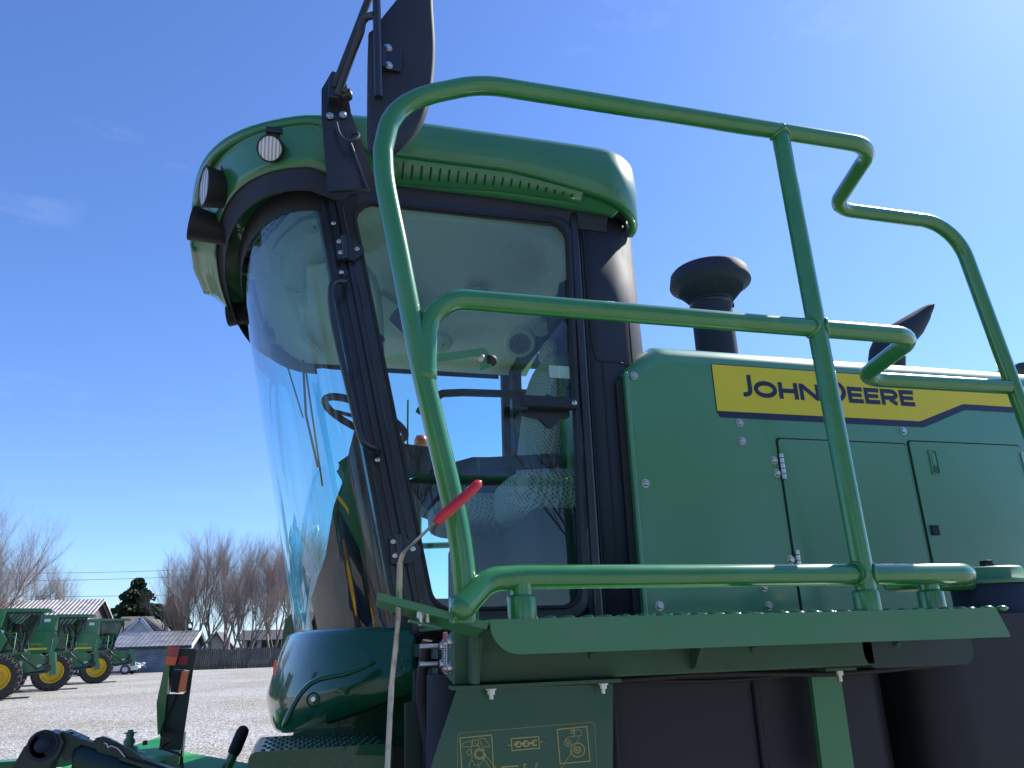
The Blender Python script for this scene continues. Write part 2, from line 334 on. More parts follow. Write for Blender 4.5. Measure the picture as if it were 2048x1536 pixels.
for c, ax in ((V((pA1.x, YD, zt)), 0), (V((pA0.x-.01, YD, zm)), 0), (V((pA0.x, YD, zo)), 0), (mj, 0)):
    MB().ball(c, RT*1.04, 16).build('weld_bead', 'tube', rail)
for c_, d_ in ((V((pA1.x, YD, zt)), V((-.02, 0, -1))), (V((pA0.x-.01, YD, zm)), V((1, 0, 0))), (V((pA0.x-.01, YD, zm)), V((-1, 0, 0))), (V((pA0.x, YD, zo)), V((1, 0, 0))), (V((pA0.x, YD, zo)), V((-1, 0, 0)))):
    d_ = d_.normalized(); u_ = d_.cross(V((0, 1, 0))).normalized(); cc_ = c_+d_*RT*1.02
    MB().tube([cc_+(u_*math.cos(a)+V((0, 1, 0))*math.sin(a))*(RT*1.03)-d_*RT*.55*abs(math.sin(a))**2+V((rnd.uniform(-1, 1), 0, rnd.uniform(-1, 1)))*.0006 for a in [2*math.pi*k/36 for k in range(36)]], .0042, 8, closed=True).build('weld_bead', 'tube', rail)
# stop arm with rubber bumper
a0 = at(858, 718, YD+.01); a1 = at(972, 702, YD+.05)
MB().bar(a0, a1, .004, .014).build('stop_arm', 'deckp', rail)
tri = [at(958, 706, YD+.05), at(974, 700, YD+.05), at(984, 732, YD+.05), at(962, 740, YD+.05)]
MB().prism(tri, (0, .004, 0)).build('stop_plate', 'deckp', rail)
q = at(968, 718, YD+.05); MB().lathe([(0, .018), (.007, .018), (.011, .014), (.011, .0), (.007, -.003)], q+V((.008, .004, 0)), (1, .15, 0), 18).build('rubber_bumper', 'rub', rail)
MB().ball(q+V((-.008, 0, .003)), .011, 10, (1, .6, 1)).build('nut', 'blade', rail)
# -- deck
XD0 = at(978, 1250, YD-.02).x; XD1 = at(1990, 1218, YD-.02).x
b = MB(); pts = []
zl = zd-.056
lip = [(XD0, zd), (XD1-.008, zd), (XD1+.012, zl+.006), (XD1+.012, zl)]
for k in range(9):
    a = math.radians(270-90*k/8); lip.append((XD0+.05+.05*math.cos(a), zl+.05+.05*math.sin(a)))
b.prism([(x, YD-.03, z) for x, z in lip], (0, .005, 0))
b.box(((XD0+XD1)/2, (YD+2.12)/2-.01, zd-.004), (XD1-XD0-.004, 2.12-YD+.02, .008))
b.build('deck', 'deckp', W, bevel=.0025)
b = MB()
for i in range(29):
    for j in range(12):
        if rnd.random() < .97: b.ball((XD0+.11+i*.0345+(j % 2)*.017, YD-.012+j*.06, zd-.001), .0135, 8, (1, .8, .45))
t_ = b.build('tread_button', 'tube', W); t_['kind'] = 'stuff'
# beams below deck
YB = 1.40
z0 = at(905, 1375, YB).z+.004; z1 = zl+.03
xb0 = at(948, 1370, YB).x; xb1 = at(1755, 1340, YB).x
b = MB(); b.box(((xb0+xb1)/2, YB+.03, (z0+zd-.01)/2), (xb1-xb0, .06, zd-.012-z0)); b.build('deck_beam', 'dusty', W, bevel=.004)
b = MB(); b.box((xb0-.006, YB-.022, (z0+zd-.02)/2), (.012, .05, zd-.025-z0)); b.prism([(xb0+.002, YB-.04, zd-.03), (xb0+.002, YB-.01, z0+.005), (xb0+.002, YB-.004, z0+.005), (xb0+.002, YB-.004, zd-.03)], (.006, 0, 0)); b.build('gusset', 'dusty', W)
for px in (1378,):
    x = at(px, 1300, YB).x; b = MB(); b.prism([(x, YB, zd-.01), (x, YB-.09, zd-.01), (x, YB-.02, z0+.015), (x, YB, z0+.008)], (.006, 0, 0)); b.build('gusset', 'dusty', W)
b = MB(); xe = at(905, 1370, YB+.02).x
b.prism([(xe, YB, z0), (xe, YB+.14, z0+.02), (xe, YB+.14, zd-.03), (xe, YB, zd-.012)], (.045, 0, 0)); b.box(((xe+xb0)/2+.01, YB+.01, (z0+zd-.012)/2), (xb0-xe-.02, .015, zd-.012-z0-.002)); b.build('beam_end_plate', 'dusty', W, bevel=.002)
# warning label on the end plate (front face)
b = MB(); xl = xe-.0015; b.box((xl, YB+.085, (z0+zd)/2), (.001, .038, .074)); lb = b.build('warning_label', 'white', W)
MB().box((xl-.001, YB+.085, (z0+zd)/2+.027), (.001, .037, .017)).build('label_band', 'red2', lb)
MB().box((xl-.001, YB+.085, (z0+zd)/2-.033), (.001, .037, .006)).build('label_band', 'red2', lb)
b = MB()
for i in range(9): b.box((xl-.001, YB+.098, (z0+zd)/2+.012-i*.0045), (.001, .008+.002*(i % 3), .0016)); b.box((xl-.001, YB+.078, (z0+zd)/2+.012-i*.0045), (.001, .012-.002*(i % 2), .003))
b.build('label_print', 'blk', lb)
for dy, dz in ((.03, .02), (.03, -.025), (.115, .012), (.115, -.02)):
    bolt((xe, YB+dy, (z0+zd)/2+dz), (-1, 0, 0), .0085, W)
for dz in (.012, -.02):
    MB().cyl((xe-.045, YB+.12, (z0+zd)/2+dz), (xe-.01, YB+.12, (z0+zd)/2+dz), .005, n=10).build('stud', 'steel', W)
# steel plate below with printed diagram
YP = 1.405
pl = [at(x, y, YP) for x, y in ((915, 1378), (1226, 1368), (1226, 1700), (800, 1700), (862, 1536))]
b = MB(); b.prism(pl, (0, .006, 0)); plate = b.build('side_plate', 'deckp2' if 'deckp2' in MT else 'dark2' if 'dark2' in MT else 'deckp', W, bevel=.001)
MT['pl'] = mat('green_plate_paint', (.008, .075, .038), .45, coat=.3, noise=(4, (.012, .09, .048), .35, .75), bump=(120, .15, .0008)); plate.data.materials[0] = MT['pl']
f0 = at(905, 1377, YP-.03); f1 = at(1242, 1364, YP-.03)
MB().bar(V((f0.x, YP-.012, z0-.004)), V((f1.x, YP-.012, z0-.004)), .04, .006).build('plate_flange', 'dusty', W)
for px in (982, 1206):
    q = at(px, 1390, YP-.02); b = MB(); zz = z0-.008
    b.tube([(q.x, YP-.022, zz), (q.x, YP-.022, zz-.009)], [.0085, .0085], 6); b.cyl((q.x, YP-.022, zz), (q.x, YP-.022, zz-.017), .0045, n=10); b.cyl((q.x, YP-.022, zz+.0005), (q.x, YP-.022, zz-.002), .011, n=14)
    b.build('bolt', 'steel', W)
def ribbon(b, P, w, y, closed=False, lift=[0]):
    """flat printed stroke on the plane Y = y"""
    P = [V(p) for p in P]; n = len(P); lift[0] = (lift[0]+1) % 7; yy = y-.0004-.00012*lift[0]; L = []; R = []
    for i in range(n):
        a = P[i-1] if (closed or i > 0) else P[i]; c = P[(i+1) % n] if (closed or i < n-1) else P[i]
        d1 = (P[i]-a); d2 = (c-P[i])
        d1.y = d2.y = 0
        d1 = d1.normalized() if d1.length > 1e-9 else d2.normalized(); d2 = d2.normalized() if d2.length > 1e-9 else d1
        t = (d1+d2).normalized(); nn = V((-t.z, 0, t.x)); k = w/2/max(.4, nn.dot(V((-d1.z, 0, d1.x))))
        L.append(V((P[i].x+nn.x*k, yy, P[i].z+nn.z*k))); R.append(V((P[i].x-nn.x*k, yy, P[i].z-nn.z*k)))
    fs = [(i, n+i, n+(i+1) % n, (i+1) % n) for i in range(n if closed else n-1)]
    b.add(L+R, fs)
def pp(*pts): return [at(x, y, YP) for x, y in pts]
def circ(cx_, cy_, r, k=28, ry=None): return [at(cx_+r*math.cos(2*math.pi*i/k), cy_+(ry or r)*math.sin(2*math.pi*i/k), YP) for i in range(k)]
d = MB(); lw = .0011
ribbon(d, pp((920, 1476), (983, 1470), (991, 1600), (927, 1606)), lw*1.4, YP, True)
ribbon(d, pp((1114, 1459), (1173, 1453), (1180, 1522), (1120, 1527)), lw*1.4, YP, True)
ribbon(d, pp((1022, 1477), (1077, 1473), (1079, 1496), (1024, 1501)), lw*1.4, YP, True)
ribbon(d, pp((1011, 1491), (1022, 1490)), lw, YP); ribbon(d, pp((1078, 1484), (1090, 1483)), lw, YP)
for x, s_ in ((1011, -1), (1090, 1)): d.add(pp((x-4*s_ if s_ > 0 else x+4, 1488 if s_ < 0 else 1480), (x+3*s_, 1491 if s_ < 0 else 1483), (x-4*s_ if s_ > 0 else x+4, 1494 if s_ < 0 else 1486)), [(0, 1, 2)])
for i, cx_ in enumerate((1036, 1052)):
    ribbon(d, circ(cx_, 1488.5-i, 6.2, 16, 5.2), .0021, YP, True)
ribbon(d, pp((1074, 1480), (1067, 1481), (1063, 1486), (1067, 1491), (1074, 1490)), .0021, YP)
for x0_, x1_ in ((1027, 1037), (1041, 1051), (1055, 1068)): ribbon(d, pp((x0_, 1488.5-(x0_-1027)*.07), (x1_, 1487.6-(x0_-1027)*.07)), .0026, YP)
ribbon(d, circ(959, 1508, 10.5), lw*1.2, YP, True); ribbon(d, circ(959, 1508, 7.5), lw, YP, True)
for k in range(20):
    a = k*math.pi/10; ribbon(d, pp((959+8.2*math.cos(a), 1508+8.2*math.sin(a)), (959+10*math.cos(a), 1508+10*math.sin(a))), lw*.8, YP)
ribbon(d, pp((941, 1481), (926, 1486), (924, 1490), (927, 1494), (942, 1493)), lw*.8, YP)
ribbon(d, pp((945, 1480), (957, 1480), (957, 1492), (945, 1492)), lw*.9, YP, True); ribbon(d, pp((951, 1486), (972, 1512), (992, 1536), (1010, 1560)), lw*.8, YP)
ribbon(d, pp((957, 1477), (969, 1477), (975, 1485), (979, 1493), (967, 1493)), lw*.8, YP); ribbon(d, pp((942, 1482), (944, 1515), (938, 1530), (939, 1560)), lw*.8, YP)
ribbon(d, pp((933, 1504), (939, 1498), (943, 1505), (938, 1511)), lw*.7, YP, True); ribbon(d, pp((960, 1482), (972, 1511), (966, 1520), (956, 1536)), lw*.8, YP)
ribbon(d, pp((944, 1519), (948, 1530), (957, 1530), (957, 1524)), lw*.8, YP); ribbon(d, pp((966, 1515), (980, 1536)), lw*.8, YP)
ribbon(d, circ(1155, 1500, 14), lw*1.3, YP, True); ribbon(d, circ(1155, 1500, 7), lw*.9, YP, True); ribbon(d, circ(1155, 1500, 4.8), lw*.8, YP, True)
ribbon(d, circ(1135.5, 1486, 6.5), lw*.9, YP, True); ribbon(d, circ(1135.5, 1486, 2.6, 4), lw, YP, True)
for k in range(3):
    a = k*math.pi/3; ribbon(d, pp((1155-3*math.cos(a), 1500-3*math.sin(a)), (1155+3*math.cos(a), 1500+3*math.sin(a))), lw*.8, YP)
ribbon(d, pp((1129, 1483), (1132, 1477), (1140, 1473), (1148, 1473), (1149, 1466), (1145, 1461), (1152, 1460), (1160, 1460), (1163, 1464), (1162, 1471), (1156, 1472), (1149, 1472)), lw*.8, YP)
ribbon(d, pp((1142, 1460), (1148, 1459.5), (1148.5, 1466), (1142.5, 1466.5)), lw*.9, YP, True); ribbon(d, pp((1158, 1475), (1141, 1508), (1122, 1536), (1110, 1560)), lw*.8, YP)
ribbon(d, pp((1002, 1534), (1036, 1531.5)), lw*2, YP); ribbon(d, pp((1046, 1529), (1053, 1528)), lw*1.6, YP); ribbon(d, pp((1049, 1529), (1049, 1545)), lw*1.6, YP); ribbon(d, pp((1070, 1536), (1071, 1529), (1075, 1525), (1074, 1530), (1072, 1536)), lw*.8, YP)
ribbon(d, pp((914, 1600), (915, 1475), (920, 1466), (1185, 1444), (1189, 1450), (1196, 1600)), lw*.5, YP)
d.build('printed_diagram', 'gold', plate)
# right bracket
q = [at(x, y, 1.5) for x, y in ((1622, 1345), (1680, 1343), (1712, 1560), (1648, 1560))]
MB().prism(q, (0, .012, 0)).build('support_bracket', 'deckp', W, bevel=.002)
q = at(1668, 1340, 1.47); MB().box((q.x, 1.47, z0-.006), (.075, .05, .006)).build('bracket_foot', 'dusty', W)
b = MB(); b.tube([(q.x, 1.455, z0-.009), (q.x, 1.455, z0-.018)], [.009, .009], 6); b.cyl((q.x, 1.455, z0-.009), (q.x, 1.455, z0-.03), .005, n=10); b.build('bolt', 'steel', W)
# black fuel tank and side shields under the deck
def rbox(b, x0, x1, y0, y1, z0_, z1_, r, axis='y', k=6):
    if axis == 'y': b.prism([(x, y0, z) for x, z in rrect(x0, x1, z0_, z1_, r, k)], (0, y1-y0, 0), True)
    elif axis == 'x': b.prism([(x0, x, z) for x, z in rrect(y0, y1, z0_, z1_, r, k)], (x1-x0, 0, 0), True)
    else: b.prism([(x, z, z0_) for x, z in rrect(x0, x1, y0, y1, r, k)], (0, 0, z1_-z0_), True)
b = MB(); rbox(b, .56, 1.32, 1.56, 2.3, .55, zd-.07, .09, 'z'); b.build('fuel_tank', 'tank', W, bevel=.03, seg=4)
b = MB(); x0 = at(1950, 1300, 1.55).x; rbox(b, 1.36, 2.6, 1.50, 2.1, .5, at(1960, 1228, 1.5).z, .1, 'z'); b.build('side_tank', 'tank', W, bevel=.025, seg=4)
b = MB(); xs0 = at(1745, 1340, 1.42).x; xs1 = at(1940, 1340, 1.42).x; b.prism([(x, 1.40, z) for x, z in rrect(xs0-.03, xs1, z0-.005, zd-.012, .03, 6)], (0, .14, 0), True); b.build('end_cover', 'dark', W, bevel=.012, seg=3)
b = MB()
for x in (.62, .95): b.tube([(x, 1.556, .6), (x, 1.556, zd-.16), (x+.004, 1.565, zd-.1)], .008, 8)
b.build('mould_rib', 'tank', W)
b = MB(); b.box((.95, 1.552, 1.02), (.74, .006, .045)); b.build('tank_strap', 'blk', W, bevel=.002)
b = MB(); b.tube(catmull([(xb0+.02, YB+.075, z0-.006), (.5, YB+.08, z0-.012), (.8, YB+.08, z0-.006), (1.1, YB+.085, z0-.016), (1.36, YB+.1, z0-.01), (1.7, YB+.12, z0+.0)], 8), .006, 8); b.tube(catmull([(.6, YB+.1, z0-.01), (.85, YB+.1, z0-.02), (1.15, YB+.1, z0-.012), (1.5, YB+.14, z0-.02)], 8), .004, 8); b.build('wiring_loom', 'rub', W)
q = at(939, 1300, YB-.001); MB().lathe([(.004, 0), (.0042, -.0008), (0, -.0008)], (q.x, YB-.0005, q.z), (0, 1, 0), 14).build('plate_hole', 'rub', W)
for x_ in (.52, .86, 1.2): bolt((x_, YB, z0+.04), (0, -1, 0), .006, W, m='dusty')
# filler neck and cap
yn = 1.62; cN = at(1985, 1200, yn); rn = (at(2042, 1200, yn)-at(1928, 1200, yn)).length/2
zb, zc = at(1985, 1232, yn).z, at(1985, 1166, yn).z
nb = MB().lathe([(rn*1.0, zb-zc-.03), (rn, 0-.0), (rn*.96, .0), (0, .0)], (cN.x, yn, zc), n=40).build('filler_neck', 'plas', W)
zt2 = at(1985, 1136, yn).z
cp = MB(); cp.lathe([(rn*1.03, -.004), (rn*1.05, .0), (rn*1.05, .006), (rn*.93, .009), (rn*.91, zt2-zc-.006), (rn*.85, zt2-zc), (0, zt2-zc+.001)], (cN.x, yn, zc), n=48); cp.build('filler_cap', 'deckp', W)
cl = MB(); q = at(1967, 1130, yn); cl.box((q.x, yn-.01, zt2+.007), (.026, .02, .014)); cl.box((q.x, yn-.01, zt2+.016), (.02, .026, .005)); cl.build('cap_latch', 'rub', W, bevel=.002)
# plate in front of deck with lever
YL = 1.30
pq = [at(755, 1192, YL), at(975, 1252, YL-.02), at(948, 1276, YL+.06), at(752, 1214, YL+.06)]
b = MB(); b.prism([pq[0], pq[1], pq[2], pq[3]], (0, 0, .004)); b.bar(pq[0], pq[1], .004, .012); b.build('latch_plate', 'deckp', W)
for x, y in ((842, 1236), (856, 1230)):
    q = at(x, y, YL+.02); b = MB(); b.tube([q+V((0, 0, .012)), q], [.0075, .0075], 6); b.cyl(q+V((0, 0, .0)), q-V((0, 0, .012)), .0042, n=8); b.build('nut', 'steel', W)
q = at(848, 1240, YL+.05); MB().bar(at(818, 1242, YL+.03), at(872, 1256, YL+.03), .03, .004).build('latch_clip', 'deckp', W)
lp = [at(770, 1700, 1.36), at(775, 1536, 1.36), at(783, 1370, 1.36), at(797, 1240, 1.34), at(800, 1125, 1.28), at(807, 1105, 1.27), at(876, 1040, 1.24)]
b = MB(); w_ = .0048
fl = fillet(lp, [.05, .1, .02, .004, .004], 4) if False else lp
for i in range(len(lp)-1): b.bar(lp[i], lp[i+1]+(lp[i+1]-lp[i]).normalized()*.002, .003 if i < 3 else .0035, .0001+w_*2, up=(0, 0, 1) if False else (1, 0, .0)) if False else b.tube([lp[i], lp[i+1]], [w_, w_], 8, flat=.45)
lev = b.build('latch_lever', 'blade', W)
gp = [at(x, y, 1.235) for x, y in ((872, 1046), (880, 1036), (920, 1002), (950, 974), (958, 966), (962, 963))]
MB().tube(gp, [.007, .0095, .009, .0088, .0075, .003], 14).build('red_grip', 'red', lev)
# -- hood
YH = 2.13
hx0 = at(1255, 730, YH).x; zh0 = at(1400, 697, YH).z+.012; zhc = at(1255, 730, YH).z; zhb = 1.62; hxc = at(1330, 690, YH).x
prof = [(YH, zh0-.05)]
b = MB(); rows = []
def hoodprof(x, cut):  # y,z profile going over the top
    zt_ = min(zh0, zhc+(x-hx0)*(zh0-zhc+.02)/(hxc-hx0)) if x < hxc else zh0
    return zt_
xs = [hx0, hx0+.05, hxc-.03, hxc, hxc+.02, 2.0, 3.0, 3.6]
for x in xs:
    zz = hoodprof(x, 0); row = [V((x, YH, zhb)), V((x, YH, 2.0)), V((x, YH, zz-.07))]
    for k in range(1, 9):
        a = math.radians(90*k/8); row.append(V((x, YH+.075-.075*math.cos(a), zz-.07+.075*math.sin(a))))
    row += [V((x, YH+.8, zz+.03)), V((x, YH+1.7, zz)), V((x, YH+1.75, zhb))]; rows.append(row)
b.grid(rows); b.add(rows[0], [tuple(range(len(rows[0])))[::-1]])
b.build('hood', 'hood', W)
# front flange and a dark strip standing in for shade in the cab gap
b = MB(); b.box((hx0-.009, YH+.02, (zhb+zhc)/2-.01), (.014, .055, zhc-zhb-.03)); b.build('hood_flange', 'hood', W, bevel=.004)
b = MB(); b.prism([(hx0-.04, YH+.012, 1.64), (hx0-.002, YH+.012, 1.64), (hx0-.002, YH+.012, zhc-.02), (hx0-.04, YH+.012, zhc-.06)], (0, .03, 0)); b.build('hood_gap_shade', 'rub', W)
def HP(x, y): return at(x, y, YH)
for x, y in ((1268, 752), (1291, 967), (1319, 1212), (1537, 1212), (1479, 846), (1484, 882), (1806, 862), (1548, 921), (1554, 947), (1582, 1120), (1527, 1174)):
    bolt(HP(x, y), (0, -1, 0), .0105, W)
# access doors: proud panels with dark joints
def door(px0, py0, px1, pyb, name):
    x0 = HP(px0, py0).x; x1 = HP(px1, py0).x; z1 = HP(px0, py0).z; z0_ = 1.63
    b = MB(); b.prism([(x, YH-.006, z) for x, z in rrect(x0+.006, x1-.006, z0_, z1-.006, .012, 4)], (0, .0055, 0)); o = b.build(name, 'hood', W, bevel=.0028, seg=3)
    frame_strip([(x, YH-.001, z) for x, z in rrect(x0, x1, z0_-.006, z1, .012, 4)], [(x, YH-.001, z) for x, z in rrect(x0+.006, x1-.006, z0_, z1-.006, .012, 4)], (0, .0007, 0), 'door_gap', 'rub', W)
    return o, x0, x1, z1
dA, ax0, ax1, az1 = door(1550, 875, 1808, 0, 'access_door')
dB, bx0, bx1, bz1 = door(1812, 880, 2036, 0, 'access_door')
for px, py in ((1562, 934), (1594, 1128)):
    q = HP(px, py); b = MB(); b.cyl((q.x, YH-.009, q.z-.042), (q.x, YH-.009, q.z+.042), .0075, n=12)
    b.build('hinge', 'steel', dA)
    b = MB()
    for k in range(4): b.cyl((q.x, YH-.009, q.z-.026+k*.0175), (q.x, YH-.009, q.z-.0235+k*.0175), .0079, n=12)
    b.build('hinge_joint', 'rub', dA)
q = HP(2046, 930); MB().cyl((q.x, YH-.009, q.z-.045), (q.x, YH-.009, q.z+.045), .0075, n=12).build('hinge', 'steel', dB)
h0 = HP(1852, 900); h1 = HP(1872, 950)
frame_strip([(x, YH-.010, z) for x, z in rrect(h0.x, h0.x+.034, h1.z, h0.z, .004)], [(x, YH-.010, z) for x, z in rrect(h0.x+.004, h0.x+.03, h1.z+.004, h0.z-.004, .004)], (0, .004, 0), 'latch_frame', 'hood', dB)
MB().box((h0.x+.017, YH-.008, h1.z+.018), (.02, .003, .024)).build('latch_button', 'pl', dB, bevel=.001)
MB().box((h0.x+.017, YH-.0085, h1.z+.055), (.018, .002, .042)).build('latch_paddle', 'hood', dB, bevel=.001)
q = HP(1866, 1061); MB().box((q.x, YH-.010, q.z), (.03, .008, .034)).build('rubber_pad', 'plas', dB, bevel=.002)
# decal
def dec(pts, off, name, m): return MB().prism([(HP(x, y).x, YH-off, HP(x, y).z) for x, y in pts], (0, .0008, 0)).build(name, m, W)
dz1 = HP(1423, 729).z; dz0 = HP(1438, 822).z; dx0 = HP(1423, 729).x; dxr = HP(1838, 834).x; dxs = HP(1908, 792).x; dzs = HP(1908, 792).z+.008
dzs = dz0+(dz1-dz0)*.46
dec_y = [(dx0, dz1), (3.3, dz1), (3.3, dzs)] + [(p.x, p.z) for p in fillet([V((3.3, 0, dzs)), V((dxs+.03, 0, dzs)), V((dxr, 0, dz0)), V((dx0, 0, dz0))], .06, 6)[1:]]
t2 = .022
dec_n = [(dx0-.003, dz1+.003), (3.31, dz1+.003), (3.31, dzs-t2)] + [(p.x, p.z) for p in fillet([V((3.31, 0, dzs-t2)), V((dxs+.036, 0, dzs-t2)), V((dxr+.012, 0, dz0-t2)), V((dx0+.008, 0, dz0-t2)), V((dx0-.003, 0, dz0))], [.06, .06, .006], 6)[1:]]
sd_ = MB().prism([(x, YH-.0012, z) for x, z in dec_n], (0, .0008, 0)).build('decal_stripe', 'navy', W)
yd_ = MB().prism([(x, YH-.0022, z) for x, z in dec_y], (0, .0008, 0)).build('decal', 'yel', W)
# lettering
d = MB(); yL = YH-.0024
lx0 = HP(1471, 790).x; lx1 = HP(1840, 803).x; lzb = HP(1475, 793).z; cap = HP(1490, 750).z-lzb; sm = cap*.76; sw = cap*.20
cur = [lx0]
def L2(pts, closed=False, w_=None): ribbon(d, [(x, 0, z) for x, z in pts], w_ or sw, yL, closed)
def arc(cx_, cz_, rx, rz, a0, a1, k=12): return [(cx_+rx*math.cos(math.radians(a0+(a1-a0)*i/k)), cz_+rz*math.sin(math.radians(a0+(a1-a0)*i/k))) for i in range(k+1)]
def letter(ch, h, wd):
    x = cur[0]; z = lzb; s_ = sw/2
    if ch == 'J': L2([(x+wd-s_, z+h)] + arc(x+wd-s_-h*.28, z+h*.30, h*.28, h*.30-s_, 0, -105, 10))
    if ch == 'O': L2(arc(x+wd/2, z+h/2, wd/2-s_, h/2-s_, 0, 360, 28)[:-1], True)
    if ch == 'H': L2([(x+s_, z), (x+s_, z+h)]); L2([(x+wd-s_, z), (x+wd-s_, z+h)]); L2([(x+sw*.8, z+h*.5), (x+wd-sw*.8, z+h*.5)])
    if ch == 'N': L2([(x+s_, z), (x+s_, z+h)]); L2([(x+wd-s_, z), (x+wd-s_, z+h)]); L2([(x+s_*1.2, z+h-s_*.7), (x+wd-s_*1.2, z+s_*.7)])
    if ch == 'D': L2([(x+s_, z), (x+s_, z+h)]); L2([(x+sw*.8, z+h-s_), (x+wd*.5, z+h-s_)] + arc(x+wd*.5, z+h/2, wd*.5-s_, h/2-s_, 90, -90, 14) + [(x+sw*.8, z+s_)])
    if ch == 'E': L2([(x+s_, z), (x+s_, z+h)]); L2([(x+sw*.8, z+h-s_), (x+wd, z+h-s_)]); L2([(x+sw*.8, z+s_), (x+wd, z+s_)]); L2([(x+sw*.8, z+h*.5), (x+wd*.92, z+h*.5)], w_=sw*.9)
    if ch == 'R': L2([(x+s_, z), (x+s_, z+h)]); L2([(x+sw*.8, z+h-s_), (x+wd*.6, z+h-s_)] + arc(x+wd*.6, z+h*.66, wd*.4-s_, h*.34-s_, 90, -90, 10) + [(x+sw*.8, z+h*.32+s_)]); L2([(x+wd*.5, z+h*.36), (x+wd-s_*1.1, z+s_*.55)])
    cur[0] = x+wd+sw*.42
wds = [('J', cap, .62), ('O', sm, 1.12), ('H', sm, .95), ('N', sm, 1.0), (' ', 0, .12), ('D', cap, .88), ('E', sm, .78), ('E', sm, .78), ('R', sm, .92), ('E', sm, .78)]
tot = sum((w_*(h or sm)) for _, h, w_ in wds)+sw*.42*9; ks = (lx1-lx0)/tot
for ch, h, w_ in wds:
    if ch == ' ': cur[0] += w_*sm*ks; continue
    letter(ch, h, w_*h*ks)
d.build('lettering', 'navy', yd_)
# exhausts / intake
ye = 3.0; c0 = at(1432, 690, ye); c1 = at(1428, 570, ye); rp = .098
b = MB().lathe([(rp, -.4), (rp, c1.z-c0.z+.09)], c0, n=32); b.build('intake_pipe', 'plas', W)
rc = (at(1492, 560, ye)-at(1340, 575, ye)).length/2*.97; cz = at(1417, 575, ye).z
rc *= .93; cc = V((c1.x-.022, ye, cz-.075))
b = MB().lathe([(rp*1.02, -.03), (rp*1.02, .0), (rc*.80, .062), (rc*.99, .086), (rc, .09), (rc*.995, .098), (rc*.955, .146), (rc*.90, .158), (rc*.5, .168), (0, .17)], cc, n=56); ic = b.build('intake_cap', 'plas', W)
for k in range(64):
    a = 2*math.pi*k/64; d_ = V((math.cos(a), math.sin(a), 0)); ribm = MB() if k == 0 else ribm; ribm.bar(cc+d_*rp*1.06+V((0, 0, -.001)), cc+d_*rc*.79+V((0, 0, .059)), .0035, .004)
ribm.build('cap_rib', 'plas', ic)
cl = MB().lathe([(rp*1.0, -.022), (rp*1.06, -.02), (rp*1.06, -.006), (rp*1.0, -.004)], (c0.x+(c1.x-.022-c0.x)*0, ye, cc.z-.01), n=40); cl.box((c0.x+rp*1.02, ye-.02, cc.z-.024), (.02, .02, .02)); cl.build('hose_clamp', 'blk', W)
y2 = 2.95; rows = []
for l_, r_ in (((1741, 760), (1803, 764)), ((1743, 712), (1804, 716)), ((1745, 695), (1808, 704)), ((1752, 678), (1822, 690)), ((1772, 657), (1840, 670)), ((1805, 637), (1851, 646)), ((1835, 620), (1853, 628)), ((1842, 616), (1851, 622))):
    L_, R_ = at(*l_, y2), at(*r_, y2); m_, hw = (L_+R_)/2, (R_-L_)/2; rows.append([m_+hw*math.cos(a)+V((0, .075*math.sin(a), 0)) for a in [2*math.pi*k/28 for k in range(28)]])
b = MB(); b.grid(rows, True, True); b.build('exhaust_stack', 'plas', W, solid=.005)
b = MB(); q = at(2045, 735, 2.7); b.prism([(q.x-.12, 2.65, q.z-.03), (q.x-.08, 2.65, q.z+.0), (q.x-.02, 2.65, q.z+.012), (q.x+.2, 2.65, q.z+.01), (q.x+.2, 2.65, q.z-.04)], (0, .14, 0)); b.build('roof_handle', 'plas', W, bevel=.004)

# -- cab shell --------------------------------------------------------------
YC = 2.95                       # cab centre line
def xp(z): return .29-.216*(z-1.65)     # A-pillar line (front edge of the door)
def gl(z, t, d=0):              # windshield plan curve, t in [-1,1] from near pillar to far pillar
    a = .30+d; bb = .785+d; ph = t*math.pi/2
    c, s_ = math.cos(ph), math.sin(ph); e = .84
    return V((xp(z)-.02-a*(abs(c)**e), YC+bb*math.copysign(abs(s_)**e, s_), z))
NT = 40
ts = [-1+2*i/NT for i in range(NT+1)]
zg = [1.60+(2.97-1.60)*i/10 for i in range(11)]
b = MB(); b.grid([[gl(z, t) for t in ts] for z in zg]); ws = b.build('windshield', 'wind', W)
b = MB(); b.grid([[gl(z, t, .003) for t in ts] for z in (2.925, 2.96, 3.0)]); b.build('windshield_top_band', 'rub', W)
# black ceramic edge along the bottom of the windshield
b = MB(); b.grid([[gl(z, t, .004) for t in ts] for z in (1.57, 1.60, 1.625)]); b.build('windshield_seal', 'rub', W)
# cowl under the windshield (glossy green)
def cowlpt(t, z, d): p = gl(1.62, t, d); return V((p.x, p.y, z))
b = MB(); rows = []
tsc = [-1+2*i/48 for i in range(49)]
def cz0(t):
    x = gl(1.62, t).x; return 1.375+(.115*max(0, min(1, (x-.0)/.27)) if t < 0 else 0)
for frac, d_ in ((0, -.01), (.0, .012), (.03, .03), (.10, .036), (.14, .042), (.34, .060), (.64, .082), (.70, .084), (.96, .066), (1, .058)):
    rows.append([cowlpt(t, 1.655-(1.655-cz0(t))*frac, d_) for t in tsc])
ext = []
for r in rows:
    p = r[0]; ext.append([V((at(836, 1262, 2.1).x, min(p.y, 2.16), p.z))]+r)
b.grid(ext, flip=True); cow = b.build('front_cowl', 'gloss', W, solid=.006)
